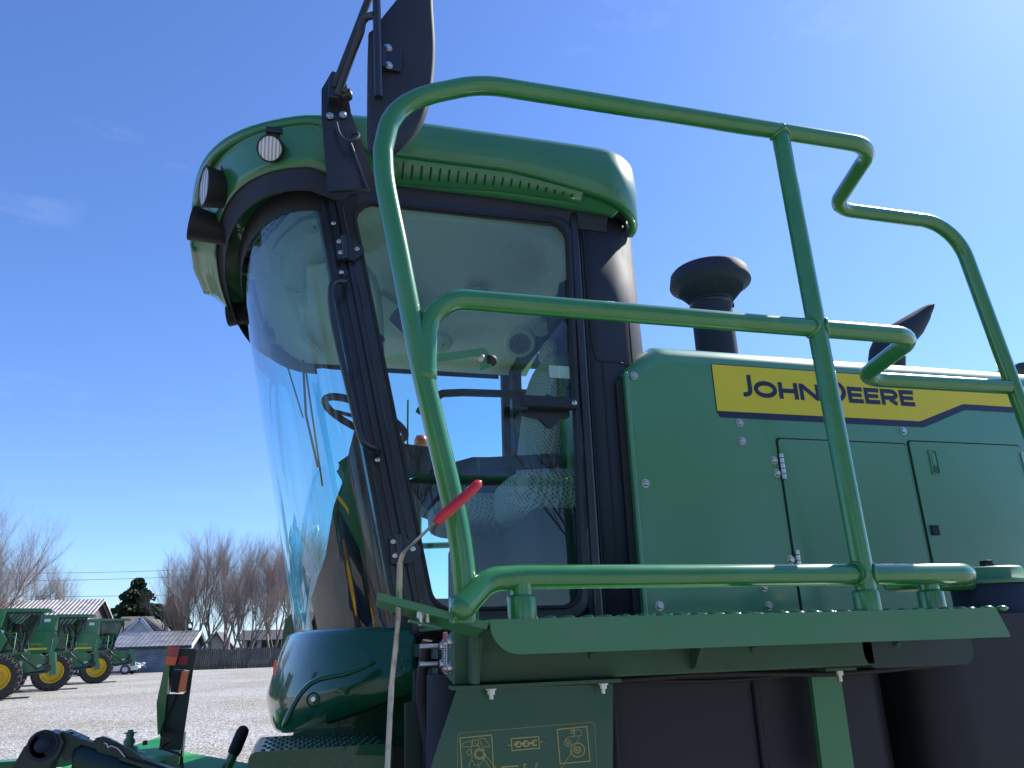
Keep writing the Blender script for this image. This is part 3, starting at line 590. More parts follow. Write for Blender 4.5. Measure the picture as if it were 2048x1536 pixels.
# raised crease and lower fin on the cowl
cr = [at(x, y, 2.06) for x, y in ((752, 1322), (700, 1345), (640, 1358), (612, 1375), (590, 1405), (566, 1455))]
MB().tube(catmull(cr, 5), [.003]+[.02]*24+[.006], 12, flat=.35).build('cowl_crease', 'gloss', cow)
bolt(at(627, 1398, 2.05), (-.2, -1, 0), .0075, cow, washer=False)
MB().lathe([(.015, 0), (.017, .003), (.012, .004)], at(627, 1399, 2.052), (-.2, -1, 0)).build('recess_ring', 'gloss', cow)
q = at(553, 1335, 2.3); MB().box(q+V((-.004, 0, 0)), (.008, .02, .035)).build('side_marker', 'orr', cow)
b = MB(); b.prism([at(x, y, 2.2) for x, y in ((580, 1472), (640, 1448), (836, 1384), (838, 1500), (740, 1486), (622, 1497))], (0, .5, 0)); b.build('cowl_belly', 'gloss', cow, bevel=.012, seg=3)
# far fender visible beyond the glass
b = MB(); fp_ = [at(x, y, 3.9) for x, y in ((566, 1262), (570, 1240), (582, 1228), (640, 1222), (700, 1240), (700, 1330), (560, 1330))]; b.prism(fp_, (0, .15, 0)); b.build('far_fender', 'gloss', W, bevel=.03, seg=4)
b = MB(); q = at(596, 1262, 3.85); b.box(q, (.02, .02, .1)); b.build('side_marker', 'orr', W)
# floor of the cab and chassis beneath
b = MB(); rows = [[gl(1.62, t, -.02) for t in ts], [gl(1.56, t, -.02) for t in ts]]
pf = [gl(1.61, t, -.02) for t in ts]+[V((1.05, 3.7, 1.61)), V((1.05, 2.22, 1.61))]
b.prism(pf, (0, 0, -.05)); b.build('cab_floor', 'matte', W)
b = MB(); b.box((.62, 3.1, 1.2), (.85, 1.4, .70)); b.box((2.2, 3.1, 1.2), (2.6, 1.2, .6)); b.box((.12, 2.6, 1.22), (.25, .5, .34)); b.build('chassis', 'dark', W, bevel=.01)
b = MB(); b.cyl((.33, 1.9, .6), (.33, 1.9, 1.56), .05); b.cyl((.42, 2.0, .6), (.42, 2.0, 1.55), .04); b.build('hydraulic_hose', 'rub', W)
q = [at(x, y, 1.75) for x, y in ((812, 1408), (828, 1404), (838, 1420), (842, 1536), (830, 1700), (812, 1700))]
MB().prism(q, (0, .03, 0)).build('ladder_hook', 'dark', W, bevel=.003)
q = [at(x, y, 1.7) for x, y in ((880, 1380), (918, 1378), (860, 1560), (868, 1600), (876, 1600))]
b = MB(); c_ = at(893, 1400, 1.62); b.cyl((c_.x, 1.62, .6), (c_.x, 1.62, z0+.01), .04, n=24); b.build('accumulator', 'plas', W)
b = MB(); b.bar(at(838, 1300, 2.12), at(895, 1302, 1.6), .04, .03); b.bar(at(838, 1345, 2.12), at(895, 1345, 1.6), .04, .02); b.build('deck_bracket', 'dark', W)
b = MB(); b.box((at(868, 1400, 1.95).x, 1.95, 1.3), (.10, .05, .5)); b.build('frame_upright', 'dark', W)
b = MB(); b.box((.35, 2.14, 1.655), (.14, .04, .04)); b.box((.62, 2.17, 1.635), (.72, .06, .05)); b.build('door_sill', 'blk', W)
for i in range(4):
    b = MB(); y_ = 1.72+i*.1; q = at(855+6*i, 1330, y_); b.tube(catmull([(q.x, y_, 1.62), (q.x-.01, y_+.02, 1.5), (q.x+.02, y_, 1.3), (q.x, y_, 1.0)], 5), .012, 10); b.build('hose', 'rub', W)
# A pillar (black) following the door line
YA = 2.165
def apx(z, off=0): return V((xp(z)+off, YA, z))
b = MB()
def pil(b, x0, x1, y, dy, z0_=1.57, z1_=3.03): b.prism([(xp(z0_)+x0, y, z0_), (xp(z0_)+x1, y, z0_), (xp(z1_)+x1, y, z1_), (xp(z1_)+x0, y, z1_)], (0, dy, 0))
pil(b, -.045, .05, 2.165, .06); b.build('a_pillar', 'blk', W, bevel=.006)
b = MB(); pil(b, -.033, -.022, 2.156, .012); pil(b, -.008, .010, 2.156, .014); pil(b, .016, .038, 2.15, .025); b.build('pillar_trim', 'blk', W, bevel=.003)
# door: frame outline and glass
def dpt(x, z, y): return V((x, y, z))
DZ0, DZ1 = 1.665, 3.0
dl0, dl1 = xp(DZ0)+.03, xp(DZ1)+.035
dx1 = .80
def dout(e, y, r=.06):
    P = [V((xp(DZ0+e)+.03+e, y, DZ0+e)), V((dx1-e*.6, y, DZ0+e)), V((dx1+.012-e*.6, y, 2.45)), V((dx1-e*.6+.02, y, DZ1-e*.8)), V((xp(DZ1-e)+.03+e, y, DZ1-e))]
    n = len(P); out = []
    for i in range(n):
        a, bb, c = P[i-1], P[i], P[(i+1) % n]
        if i == 2: out.append(bb); continue
        out += fillet([a, bb, c], r, 5)[1:-1]
    return out
frame_strip(dout(0, 2.145), dout(.034, 2.145), (0, .03, 0), 'door_frame', 'blk', W, bevel=.006)
frame_strip(dout(.030, 2.14), dout(.040, 2.14), (0, .02, 0), 'door_gasket', 'rub', W, bevel=.003)
b = MB(); b.prism(dout(.036, 2.158), (0, .004, 0)); dg = b.build('door_glass', 'side', W)
# sticker on the glass
s0 = at(1098, 730, 2.155); s1 = at(1140, 757, 2.155); MT['stk'] = mat('pale_sticker', (.34, .52, .46), .5)
b = MB(); b.prism([(x, 2.1565, z) for x, z in rrect(s0.x, s1.x, s1.z, s0.z, .003, 3)], (0, .0006, 0)); b.build('sticker', 'stk', dg)
b = MB(); b.box(((s0.x+s1.x)/2, 2.1556, (s0.z+s1.z)/2), (.0012, .0006, s0.z-s1.z-.003)); b.build('sticker_line', 'white', dg)
# rear fixed strip, B pillar and curved black corner panel
b = MB(); b.box((dx1+.028, 2.165, 2.34), (.03, .05, 1.42)); b.build('b_pillar', 'blk', W, bevel=.008)
b = MB(); rows = []
for z in (1.57, 2.2, 2.62, 3.08):
    rr = [V((dx1+.045, 2.16, z)), V((dx1+.10, 2.158, z)), V((dx1+.13, 2.16, z))]
    for k in range(1, 11):
        a = math.radians(-90+95*k/10); rr.append(V((dx1+.13+(.19+.02*(3.0-z))*math.cos(a), 2.38+.22*math.sin(a), z)))
    rr.append(V((dx1+.33, 3.5, z))); rows.append(rr)
b.grid(rows); b.build('corner_panel', 'plas', W, solid=.006)
b = MB()
b.tube(catmull([V((dx1+.062, 2.156, 3.06)), V((dx1+.066, 2.154, 2.6)), V((dx1+.075, 2.154, 2.50)), V((dx1+.09, 2.155, 2.475)), V((dx1+.15, 2.158, 2.475)), V((dx1+.2, 2.17, 2.47))], 5), .0035, 8); b.build('panel_groove', 'rub', W)
b = MB(); b.tube([(dx1+.10, 2.155, 2.47), (dx1+.10, 2.155, 1.6)], .003, 8); b.tube([(dx1+.05, 2.153, 2.9), (dx1+.05, 2.153, 1.6)], .004, 8); b.build('panel_groove', 'rub', W)
for x_, y_ in ((dx1+.215, 2.172), (dx1+.33, 2.36)):
    b = MB(); b.tube([(x_, y_, 2.72), (x_, y_, 2.6), (x_, y_, 2.4)], [.0005, .0035, .0035], 8); b.build('vent_slit', 'rub', W)
# hinges
def hinge(cx_, cy_, m, name='door_hinge'):
    Z = at(cx_, cy_, 2.13).z; X = at(cx_, cy_, 2.13).x
    b = MB(); b.prism([(X-.03, 2.132, Z+.035), (X+.012, 2.132, Z+.035), (X+.055, 2.132, Z+.012), (X+.06, 2.132, Z-.012), (X+.03, 2.132, Z-.04), (X-.022, 2.132, Z-.04)], (0, .012, 0)); b.cyl((X+.004, 2.126, Z-.042), (X-.006, 2.126, Z+.038), .009, n=12)
    h = b.build(name, 'blk', W, bevel=.003)
    for dx, dz in ((-.018, .02), (-.012, -.018), (.036, .0)):
        p = V((X+dx, 2.132, Z+dz)); MB().lathe([(.0085, 0), (.0085, .003), (.006, .005), (.003, .004), (0, .004)], p, (0, -1, 0), 14).build('screw', 'steel', h)
    return h
hinge(690, 495, 0); hinge(800, 1098, 0)
for x, y in ((651, 366), (748, 374), (667, 447), (683, 545), (755, 920), (1138, 808)):
    p = at(x, y, 2.143); MB().lathe([(.0075, 0), (.0075, .004), (.005, .006), (0, .005)], p, (0, -1, 0), 12).build('screw', 'steel', W)
# pillar grab rail
gp = [at(692, 556, 2.14), at(690, 562, 2.09), at(664, 570, 2.07), at(666, 640, 2.07), at(692, 755, 2.07), at(715, 850, 2.07), at(728, 885, 2.07), at(752, 898, 2.10), at(757, 904, 2.15)]
MB().tube(catmull(gp, 5), .0095, 14).build('grab_rail', 'blk', W)
# door handle, outside
hz = at(1090, 815, 2.12)
b = MB(); b.box((hz.x+.01, 2.112, hz.z+.013), (.185, .035, .036)); hd = b.build('door_handle', 'plas', W, bevel=.006, seg=3)
b = MB(); b.box((hz.x-.085, 2.115, hz.z+.003), (.05, .03, .034)); b.prism([(hz.x-.08, 2.135, hz.z), (hz.x+.085, 2.135, hz.z+.01), (hz.x+.085, 2.135, hz.z-.022), (hz.x+.06, 2.135, hz.z-.026), (hz.x+.03, 2.135, hz.z-.058), (hz.x+.015, 2.135, hz.z-.058), (hz.x-.015, 2.135, hz.z-.03), (hz.x-.07, 2.135, hz.z-.02)], (0, .018, 0)); b.prism([(hz.x-.01, 2.14, hz.z+.025), (hz.x+.012, 2.14, hz.z+.05), (hz.x+.024, 2.14, hz.z+.05), (hz.x+.048, 2.14, hz.z+.025)], (0, .012, 0)); b.build('handle_base', 'blk', hd, bevel=.003)
MB().lathe([(.0085, 0), (.0085, .002), (0, .003)], (hz.x+.088, 2.095, hz.z+.012), (0, -1, 0), 16).build('key_lock', 'steel', hd)
MB().box((hz.x+.088, 2.0915, hz.z+.012), (.002, .001, .009)).build('key_slot', 'rub', hd)
# -- roof --------------------------------------------------------------------
YR = 2.04; YR2 = 2*YC-YR
near = [V((.9, YR, 0)), V((.8, YR-.002, 0)), V((.65, YR-.002, 0)), V((.45, YR, 0)), V((.2, YR+.002, 0)), V((.02, YR+.018, 0)), V((-.15, YR+.075, 0)), V((-.31, YR+.19, 0)), V((-.42, YR+.36, 0)), V((-.485, YR+.6, 0)), V((-.505, YR+.83, 0))]
half = near+[V((-.51, YC, 0))]+[V((p.x, 2*YC-p.y, 0)) for p in near[::-1]]
cr_ = [V((.9+.18*math.sin(math.radians(a)), YR+.17-.17*math.cos(math.radians(a)), 0)) for a in (90, 75, 60, 45, 30, 15)]
full = cr_+half+[V((p.x, 2*YC-p.y, 0)) for p in cr_[::-1]]
RP = catmull(full, 5)
def nrm2(P, closed=False):
    out = []; n = len(P)
    for i in range(n):
        t = P[(i+1) % n]-P[i-1] if 0 < i < n-1 or closed else (P[1]-P[0] if i == 0 else P[-1]-P[-2])
        t.normalize(); out.append(V((-t.y, t.x, 0)))
    return out
RN = nrm2(RP)
cen = V((.35, YC, 0))
if RN[20].dot(cen-RP[20]) < 0: RN = [-q for q in RN]
def zlow(p):   # fascia lower edge: droops towards the rear and the front centre
    z = 3.092
    if p.x > .55: z -= .095*((p.x-.55)/.5)**1.3
    L = lobe(p)
    return z+(.105 if p.x < -.04 else .105)*L-.03*(1-L)*min(1, max(0, -.2-p.x)/.2)
def lobe(p):   # lamp pockets near the two front corners
    v = abs(p.y-YC)/(YC-YR)
    if p.x > .12: return 0
    k = max(0, min(1, (.12-p.x)/.2)); k = k*k*(3-2*k)
    return max(0, min(1, (v-.235)/.03))*k
def rsec(dn, fz): return [V((p.x, p.y, 0))+n_*dn+V((0, 0, fz(p))) for p, n_ in zip(RP, RN)]
b = MB(); Zt = 3.235
b.grid([rsec(.03, lambda p: zlow(p)-.003), rsec(.006, lambda p: zlow(p)-.003), rsec(0, lambda p: zlow(p)+.004), rsec(-.006, lambda p: (zlow(p)+Zt)/2), rsec(0, lambda p: Zt-.03), rsec(.012, lambda p: Zt-.008), rsec(.04, lambda p: Zt+.012), rsec(.12, lambda p: Zt+.03), rsec(.5, lambda p: Zt+.07)], flip=True)
cap_ = rsec(.5, lambda p: Zt+.07)
b.add(cap_, [tuple(range(len(cap_)))])
roof = b.build('cab_roof', 'paint', W, solid=.004)
# underside: from the rim to the glass line
def inner(p, i):   # matching inner curve point for each rim sample (around cab glass / door top)
    return i
NR = len(RP)
def inn(p):
    # project towards cab axis: intersection with the glass outline at roof height
    if p.x > 0.0: return V((p.x if p.x < .95 else .95, 2.15 if p.y < YC else 2*YC-2.15, 0))
    v = (p.y-YC)/(YC-YR); v = max(-1, min(1, v)); q = gl(3.0, math.copysign(min(1, (abs(v))**1.25), v), .05); return V((q.x, q.y, 0))
ids = [i for i in range(NR) if RP[i].x < 1.0]
def und(t, a0, a1, dn=0):
    """a0: height above the straight line in the flush parts, a1: absolute height in the pockets"""
    out = []
    for i in ids:
        p = RP[i]; q = inn(p); L = lobe(p); c_ = V((p.x, p.y, 0)).lerp(V((q.x, q.y, 0)), t)
        zf_ = (zlow(p) if L < .5 else 3.06)*(1-t)+3.0*t+a0; c_.z = zf_*(1-L)+a1*L; out.append(c_)
    return out
b = MB()
secs = [(.01, 0, 3.195), (.05, .003, 3.20), (.12, .006, 3.205), (.26, .01, 3.205), (.30, .01, 3.185), (.34, .01, 3.175), (.50, .008, 3.13), (.60, .004, 3.10), (.63, .004, 3.085), (.74, 0, 3.045)]
b.grid([und(*s_) for s_ in secs]); b.build('roof_underside', 'paint', roof, solid=.003)
b = MB(); b.grid([und(*s_) for s_ in ((.74, -.001, 3.044), (.76, .012, 3.056), (.92, .014, 3.03), (1.0, -.02, 2.985), (1.02, -.04, 2.965))]); b.build('visor_panel', 'plas', W, solid=.003)
b = MB(); b.box((1.02, YC, 3.045), (.06, 1.5, .02)); b.prism([(.86, YR+.05, 3.035), (.97, YR+.05, 3.035), (1.04, YR+.12, 3.035), (1.048, YR+.16, 3.035), (.86, YR+.16, 3.035)], (0, 0, .02)); b.build('roof_base', 'plas', W)
# slotted vent strip under the near edge
def us(x, t, off=0):
    p = V((x, YR, 0)); z = zlow(p)*(1-t)+3.0*t; return V((x, YR+.11*t, z))+V((0, -.63, -.77))*off
b = MB(); xsv = [.19+.64*i/12 for i in range(13)]
b.grid([[us(x, .10, .001) for x in xsv], [us(x, .12, .006) for x in xsv], [us(x, .66-.2*(x-.19)/.64, .006) for x in xsv], [us(x, .69-.2*(x-.19)/.64, .001) for x in xsv]])
vs_ = b.build('vent_strip', 'paint', W, solid=.002)
for k in range(20):
    x = .225+.57*k/19; f = k/19
    MB().bar(us(x, .2+.03*f, .0075), us(x, .56-.24*f, .0075), .0065*(1-.3*f), .002).build('vent_slot', 'rub', vs_)
# work lights
def lamp(px, py, z, aim, r, name='work_light', lens=True, L=.075):
    c = atz(px, py, z); a = V(aim).normalized(); h = MB()
    h.lathe([(0, -L), (r*.62, -L), (r*.8, -L*.8), (r*.98, -.012), (r*1.02, 0), (r*1.0, .004), (r*.9, .003)], c, a, 30)
    h.box(c-a*L*.6+V((0, 0, r*.8)), (.02, .03, r*.9))
    o = h.build(name, 'rub', W)
    MB().lathe([(0, .006), (r*.5, .005), (r*.92, .001)], c, a, 30).build('lens', 'lens' if lens else 'dkwin', o)
    return o
lamp(540, 297, 3.10, (-.30, -.85, -.50), .042, L=.06)
lamp(409, 373, 3.10, (-.95, -.35, -.10), .070, L=.12)
lamp(384, 446, 3.06, (-.93, -.1, .12), .062, L=.14, lens=False)
lamp(458, 628, 3.02, (-.95, .15, -.1), .055, L=.11, lens=False)
lamp(507, 674, 2.96, (-.9, .3, -.1), .05, L=.09, lens=False)
b = MB(); b.tube(catmull([atz(525, 305, 3.17), atz(490, 315, 3.15), atz(470, 335, 3.14), atz(473, 372, 3.11), atz(485, 395, 3.09), atz(500, 412, 3.06)], 6), .008, 10); b.tube(catmull([atz(452, 385, 3.14), atz(456, 420, 3.13), atz(455, 440, 3.12)], 5), .003, 8); b.build('wiring', 'rub', W)
b = MB(); b.box(atz(548, 268, 3.18), (.05, .05, .02)); b.box(atz(462, 345, 3.16), (.06, .05, .03)); b.box(atz(440, 420, 3.15), (.05, .08, .05)); b.build('lamp_bracket', 'blk', W, bevel=.003)
# louvre, camera and bits of the black visor
lv = MB()
p0, p1 = atz(487, 508, 3.02), atz(572, 402, 3.02)
for o_ in (0, .018, .032): lv.bar(p0+V((o_, 0, -.004)), p1+V((o_, 0, -.004)), .006, .006)
for k in range(9): q = p0.lerp(p1, (k+.5)/9); lv.bar(q, q+V((.032, .004, 0)), .003, .004)
lv.build('visor_louvre', 'blk', W)
b = MB(); b.box(atz(493, 530, 3.0), (.04, .07, .035)); b.build('wiper_motor', 'rub', W, bevel=.004)
MB().box(atz(492, 543, 2.99)-V((.0, .0, .006)), (.03, .008, .02)).build('motor_label', 'white', W)
b = MB(); b.tube([atz(500, 560, 2.98), at(522, 640, 3.0), at(524, 655, 3.0)], [.016, .01, .004], 8, flat=.4); b.build('wiper_arm', 'blk', W)
# wiper on the far half of the glass
wp = lambda x, y, Y: at(x, y, Y)
b = MB(); b.tube([at(562, 690, 3.55), at(606, 835, 3.75)], .004, 8); b.tube([at(604, 690, 3.7), at(612, 830, 3.7), at(636, 935, 3.75)], .006, 8); b.build('wiper_arm', 'rub', W)
b = MB(); b.tube([at(606, 700, 3.72), at(620, 800, 3.72), at(645, 972, 3.75)], .0045, 8); b.build('wiper_blade', 'rub', W)
# -- mirror mast
b = MB(); YM = 1.99
b.prism([at(x, y, YM) for x, y in ((643, 228), (643, 178), (664, 142), (690, 150), (702, 225), (756, 376), (656, 382))], (0, .012, 0)); b.box(at(668, 185, YM-.02), (.035, .05, .075)); b.build('mirror_mast', 'blk', W, bevel=.003)
b = MB(); b.tube(catmull([at(672, 245, YM-.02), at(680, 270, YM-.03), at(698, 282, YM-.04), at(716, 274, YM-.03), at(714, 266, YM-.02), at(704, 268, YM-.01)], 5), .005, 10); b.build('cable', 'plas', W)
for x, y in ((660, 232), (684, 188), (686, 230)): bolt(at(x, y, YM-.005), (0, -1, 0), .009, W)
b = MB(); q = at(692, 190, YM-.03); b.lathe([(0, .02), (.016, .018), (.02, .006), (.014, 0), (.02, -.01), (.013, -.02), (0, -.02)], q, (1, -.3, .2), 10); b.build('adjuster_knob', 'blk', W)
MB().tube([at(700, 283, YM-.01), at(738, 385, YM-.01)], .004, 8).build('stay_rod', 'blk', W)
b = MB(); b.tube(fillet([at(669, 175, 1.95), at(741, -12, 1.84), at(742, -80, 1.8)], .03), .0115, 14); b.tube(fillet([at(675, 190, 1.95), at(722, 62, 1.84), at(726, 36, 1.83), at(750, 30, 1.80)], [.02, .03], 6), .0115, 14); b.build('mirror_arm', 'blk', W)
MB().tube([at(749, -200, 1.80), at(757, 195, 1.80)], .012, 16).build('mirror_tube', 'blk', W)
# mirror head: shell seen from the back
YMR = 1.86
ml = [(737, 78), (744, 62), (800, -8), (840, -60), (862, -40), (866, 20), (870, 90), (868, 150), (860, 205), (840, 255), (800, 296), (770, 308), (745, 304), (736, 285), (735, 200)]
b = MB(); P = catmull([at(x, y, YMR) for x, y in ml], 4, True); c_ = sum(P, V((0, 0, 0)))/len(P)
def shr(k, dy): return [c_+(p-c_)*k+V((0, dy, 0)) for p in P]
b.grid([shr(.90, .02), shr(1.0, .018), shr(1.0, .004), shr(.985, -.008), shr(.93, -.02), shr(.86, -.024), shr(.4, -.024), shr(.01, -.024)], True, True)
mh = b.build('mirror_head', 'plas', W)
b = MB(); b.add(shr(.9, .019), [tuple(range(len(P)))]); b.build('mirror_glass', 'chrome', mh)
b = MB(); b.box(at(762, 118, 1.815), (.028, .034, .075)); b.box(at(782, 120, 1.825), (.06, .012, .08)); b.build('mirror_clamp', 'blk', W, bevel=.003)
for x, y in ((776, 96), (777, 131)): bolt(at(x, y, 1.818), (.15, -1, 0), .0095, W)
# -- interior ------------------------------------------------------------------
b = MB()
def linerpt(x, y):   # pressed headliner: recessed field with rounded border
    u = (x-.5)/.52; v = (y-2.88)/.58; r = (abs(u)**3+abs(v)**3)**(1/3)
    k = max(0, min(1, (1.0-r)/.25)); k = k*k*(3-2*k)
    e = max(0, (y-3.3)/.45); return 3.035+.055*k-.07*e*e
rows = []
for i in range(40):
    y = 2.20+(3.72-2.20)*i/39; row = []
    for j in range(40):
        x0_ = xp(3)-.02-.28*max(0, 1-abs((y-YC)/.79)**2.6)**.6; x1_ = 1.10; x = x0_+(x1_-x0_)*j/39; row.append(V((x, y, linerpt(x, y))))
    rows.append(row)
b.grid(rows); b.build('headliner', 'liner', W)
# headliner furniture
DN = V((.22, .62, .76)).normalized()
def disc(px, py, r, name, m, z=None, rr=None):
    p = atz(px, py, z or 2.965); return MB().lathe([(r*1.1, .03), (r, -.004), (r*.93, -.009), (r*.8, -.009), (0, -.008)], p, DN, 30).build(name, m, W), p
def slots(p, r, n, parent, m='matte'):
    b = MB()
    for k in range(n):
        y = -r+2*r*(k+.5)/n; h = math.sqrt(max(0, r*r-y*y))*.92; e1 = V((1, 0, -.22/.76)).normalized(); e2 = DN.cross(e1); b.box(p-DN*.0095+e2*y, (2*h, r*.07, .002), Matrix((e1, e2, DN)).transposed())
    return b.build('grille_slots', m, parent)
sp, p = disc(1040, 686, .076, 'speaker', 'liner'); slots(p, .056, 14, sp)
disc(1082, 657, .04, 'roof_vent', 'linerd'); kn, p = disc(884, 688, .045, 'roof_knob', 'liner'); MB().box(p+V((0, 0, -.014)), (.012, .06, .012)).build('knob_grip', 'linerd', kn, bevel=.003)
p = atz(952, 578, 3.07); MB().ball(p, .055, 16, (1.0, .45, .2)).build('dome_light', 'lens', W)
p = atz(1130, 600, 3.03); MB().lathe([(.03, 0), (.03, -.01), (.02, -.012), (0, -.01)], p).build('coat_hook', 'liner', W)
b = MB(); b.prism([atz(x, y, 3.0) for x, y in ((755, 598), (765, 590), (850, 650), (840, 700), (758, 650))], (0, 0, .03)); b.build('overhead_console', 'linerd', W, bevel=.006)
b = MB(); b.prism([atz(x, y, 2.995) for x, y in ((778, 640), (830, 690), (845, 650), (800, 610))], (0, 0, .006)); b.build('console_panel', 'matte', W)
b = MB(); b.prism([atz(x, y, 3.0) for x, y in ((1118, 580), (1160, 560), (1200, 640), (1170, 680), (1110, 630))], (0, 0, .03)); b.build('corner_trim', 'matte', W, bevel=.006)
b = MB(); b.tube(catmull([atz(712, 520, 3.0), atz(745, 560, 3.0), at(757, 620, 2.95), at(760, 690, 2.9), at(758, 740, 2.9)], 5), .018, 12); b.build('inner_grab_bar', 'linerd', W)
p = at(756, 676, 2.8); MB().lathe([(.025, 0), (.027, -.008), (.015, -.012), (0, -.012)], p, (0, .3, 1)).build('cup', 'matte', W)
# visor, vents near the windshield
b = MB(); b.prism([atz(x, y, 2.99) for x, y in ((612, 535), (668, 530), (688, 640), (640, 645), (615, 620))], (0, 0, .012)); b.build('sun_visor', 'liner', W, bevel=.005)
b = MB()
for pts in (((575, 590), (582, 580), (600, 636), (596, 645)), ((600, 672), (606, 664), (646, 705), (640, 712)), ((560, 520), (565, 516), (566, 560), (560, 562))):
    b.prism([atz(x, y, 2.985) for x, y in pts], (0, 0, .006))
b.build('defrost_vent', 'linerd', W)
b = MB(); b.tube([atz(575, 575, 2.99), atz(585, 590, 2.97), atz(612, 575, 2.97)], .006, 8); b.box(atz(586, 583, 2.97), (.03, .03, .02)); b.build('visor_bracket', 'linerd', W)
pt_ = [atz(x, y, 2.97) for x, y in ((545, 505), (560, 480), (600, 445), (640, 430), (648, 450), (632, 468), (612, 470), (600, 460), (578, 480), (570, 500), (552, 512))]
b = MB(); b.prism(pt_, (0, 0, .02)); b.build('liner_edge_trim', 'linerd', W, bevel=.006)
st = at(630, 449, 2.4); b = MB(); b.prism([atz(x, y, 2.962) for x, y in ((622, 440), (634, 437), (636, 460), (624, 463))], (0, 0, .002)); s_ = b.build('inspection_label', 'stk', W)
b = MB(); b.prism([atz(x, y, 2.961) for x, y in ((625, 452), (632, 451), (633, 459), (626, 460))], (0, 0, .0008)); b.build('label_print', 'pl', s_)
# far wall: posts, beam, window glass
YF = 3.72
def fpt(x, y): return at(x, y, YF)
q0, q1 = fpt(1005, 742), fpt(1040, 742)
b = MB(); b.box(((q0.x+q1.x)/2, YF+.03, 2.32), (q1.x-q0.x, .06, 1.5)); b.build('far_pillar', 'matte', W, bevel=.008)
b = MB(); b.box((.55, YF+.02, 3.075), (1.3, .05, .08)); b.box((1.15, YF+.02, 2.86), (.22, .05, .08)); b.build('far_header', 'matte', W, bevel=.006)
b = MB(); b.box((.68, YF+.03, 1.72), (.95, .04, .18)); b.build('far_sill', 'matte', W)
b = MB(); b.box((.52, YF+.035, 2.4), (1.05, .004, 1.35)); b.build('far_glass', 'farg', W)
# rear wall of cab
XRW = 1.02
b = MB(); b.box((XRW, YC, 1.95), (.04, 1.5, .75)); b.box((XRW, YC, 3.0), (.04, 1.5, .1)); b.box((XRW, YC, 2.66), (.04, 1.5, .10)); b.box((XRW, 3.66, 2.5), (.05, .08, 1.0)); b.box((XRW, 2.26, 2.5), (.05, .12, 1.0)); b.build('rear_wall', 'matte', W, bevel=.006)
MB().box((XRW, YC, 2.5), (.005, 1.48, .5)).build('rear_glass', 'farg', W)
# operator seat
def cushion(c, s3, e=.45, n=28, m=16, tilt=0):
    b = MB(); rows = []; Rm = Matrix.Rotation(tilt, 3, 'Y'); P = lambda v: math.copysign(abs(v)**e, v)
    for i in range(m+1):
        a = -math.pi/2+math.pi*i/m; rows.append([V(c)+Rm @ V((s3[0]*P(math.cos(a))*P(math.cos(2*math.pi*k/n)), s3[1]*P(math.cos(a))*P(math.sin(2*math.pi*k/n)), s3[2]*P(math.sin(a)))) for k in range(n)])
    return b.grid(rows, True, True, flip=True)
so_ = at(1040, 945, 3.05)
cushion((.74, 3.07, 2.10), (.26, .25, .075), .5).build('seat_cushion', 'mesh', W)
cushion((.965, 3.07, 2.48), (.06, .24, .34), .6, tilt=.14).build('seat_back', 'mesh', W)
b = MB(); b.ball((1.02, 3.07, 2.86), .10, 16, (.4, 1.0, .55)); b.build('headrest', 'mesh', W)
b = MB(); b.box((.78, 3.07, 1.82), (.4, .4, .36)); b.build('seat_pedestal', 'matte', W, bevel=.03)
b = MB(); b.tube([(.62, 2.80, 2.26), (.95, 2.80, 2.29)], .03, 12); b.build('armrest', 'matte', W)
# buddy seat, near side
c0 = at(1085, 990, 2.6)
b = MB(); zz0, zz1 = at(1080, 1045, 2.6).z, at(1080, 952, 2.6).z; xx0 = at(1003, 1000, 2.6).x
cushion((xx0+.25, 2.63, (zz0+zz1)/2), (.25, .21, (zz1-zz0)/2+.01), .5).build('buddy_seat', 'mesh', W)
b = MB(); b.box((xx0+.26, 2.62, 1.86), (.40, .42, zz0-1.66)); b.build('buddy_seat_base', 'matte', W, bevel=.02)
b = MB(); b.ball(at(951, 1063, 2.3), .02, 14); b.build('knob', 'rub', W)
# console, monitor, beacon
b = MB(); cp_ = [at(x, y, 3.35) for x, y in ((812, 962), (905, 925), (945, 914), (1045, 914), (1045, 960), (1045, 1010), (880, 1028), (848, 1016))]
b.prism(cp_, (0, .22, 0)); b.build('armrest_console', 'matte', W, bevel=.02, seg=3)
b = MB(); m_ = [at(x, y, 3.3) for x, y in ((785, 885), (860, 893), (868, 940), (812, 955))]
b.prism(m_, (.01, .035, 0)); mo = b.build('monitor', 'matte', W, bevel=.005)
b = MB(); b.tube([at(785, 885, 3.29), at(812, 952, 3.29), at(868, 938, 3.29)], .006, 8); b.build('monitor_edge', 'dark', mo)
b = MB(); b.lathe([(0, .0), (.04, 0), (.042, .03), (.03, .06), (0, .07)], at(842, 892, 4.3)-V((0, 0, .0)), n=20); bc = b.build('amber_beacon', 'orr', W)
b = MB(); q = at(842, 897, 4.3); b.cyl(q-V((0, 0, .9)), q, .012, n=10); b.build('beacon_pole', 'pole', W)
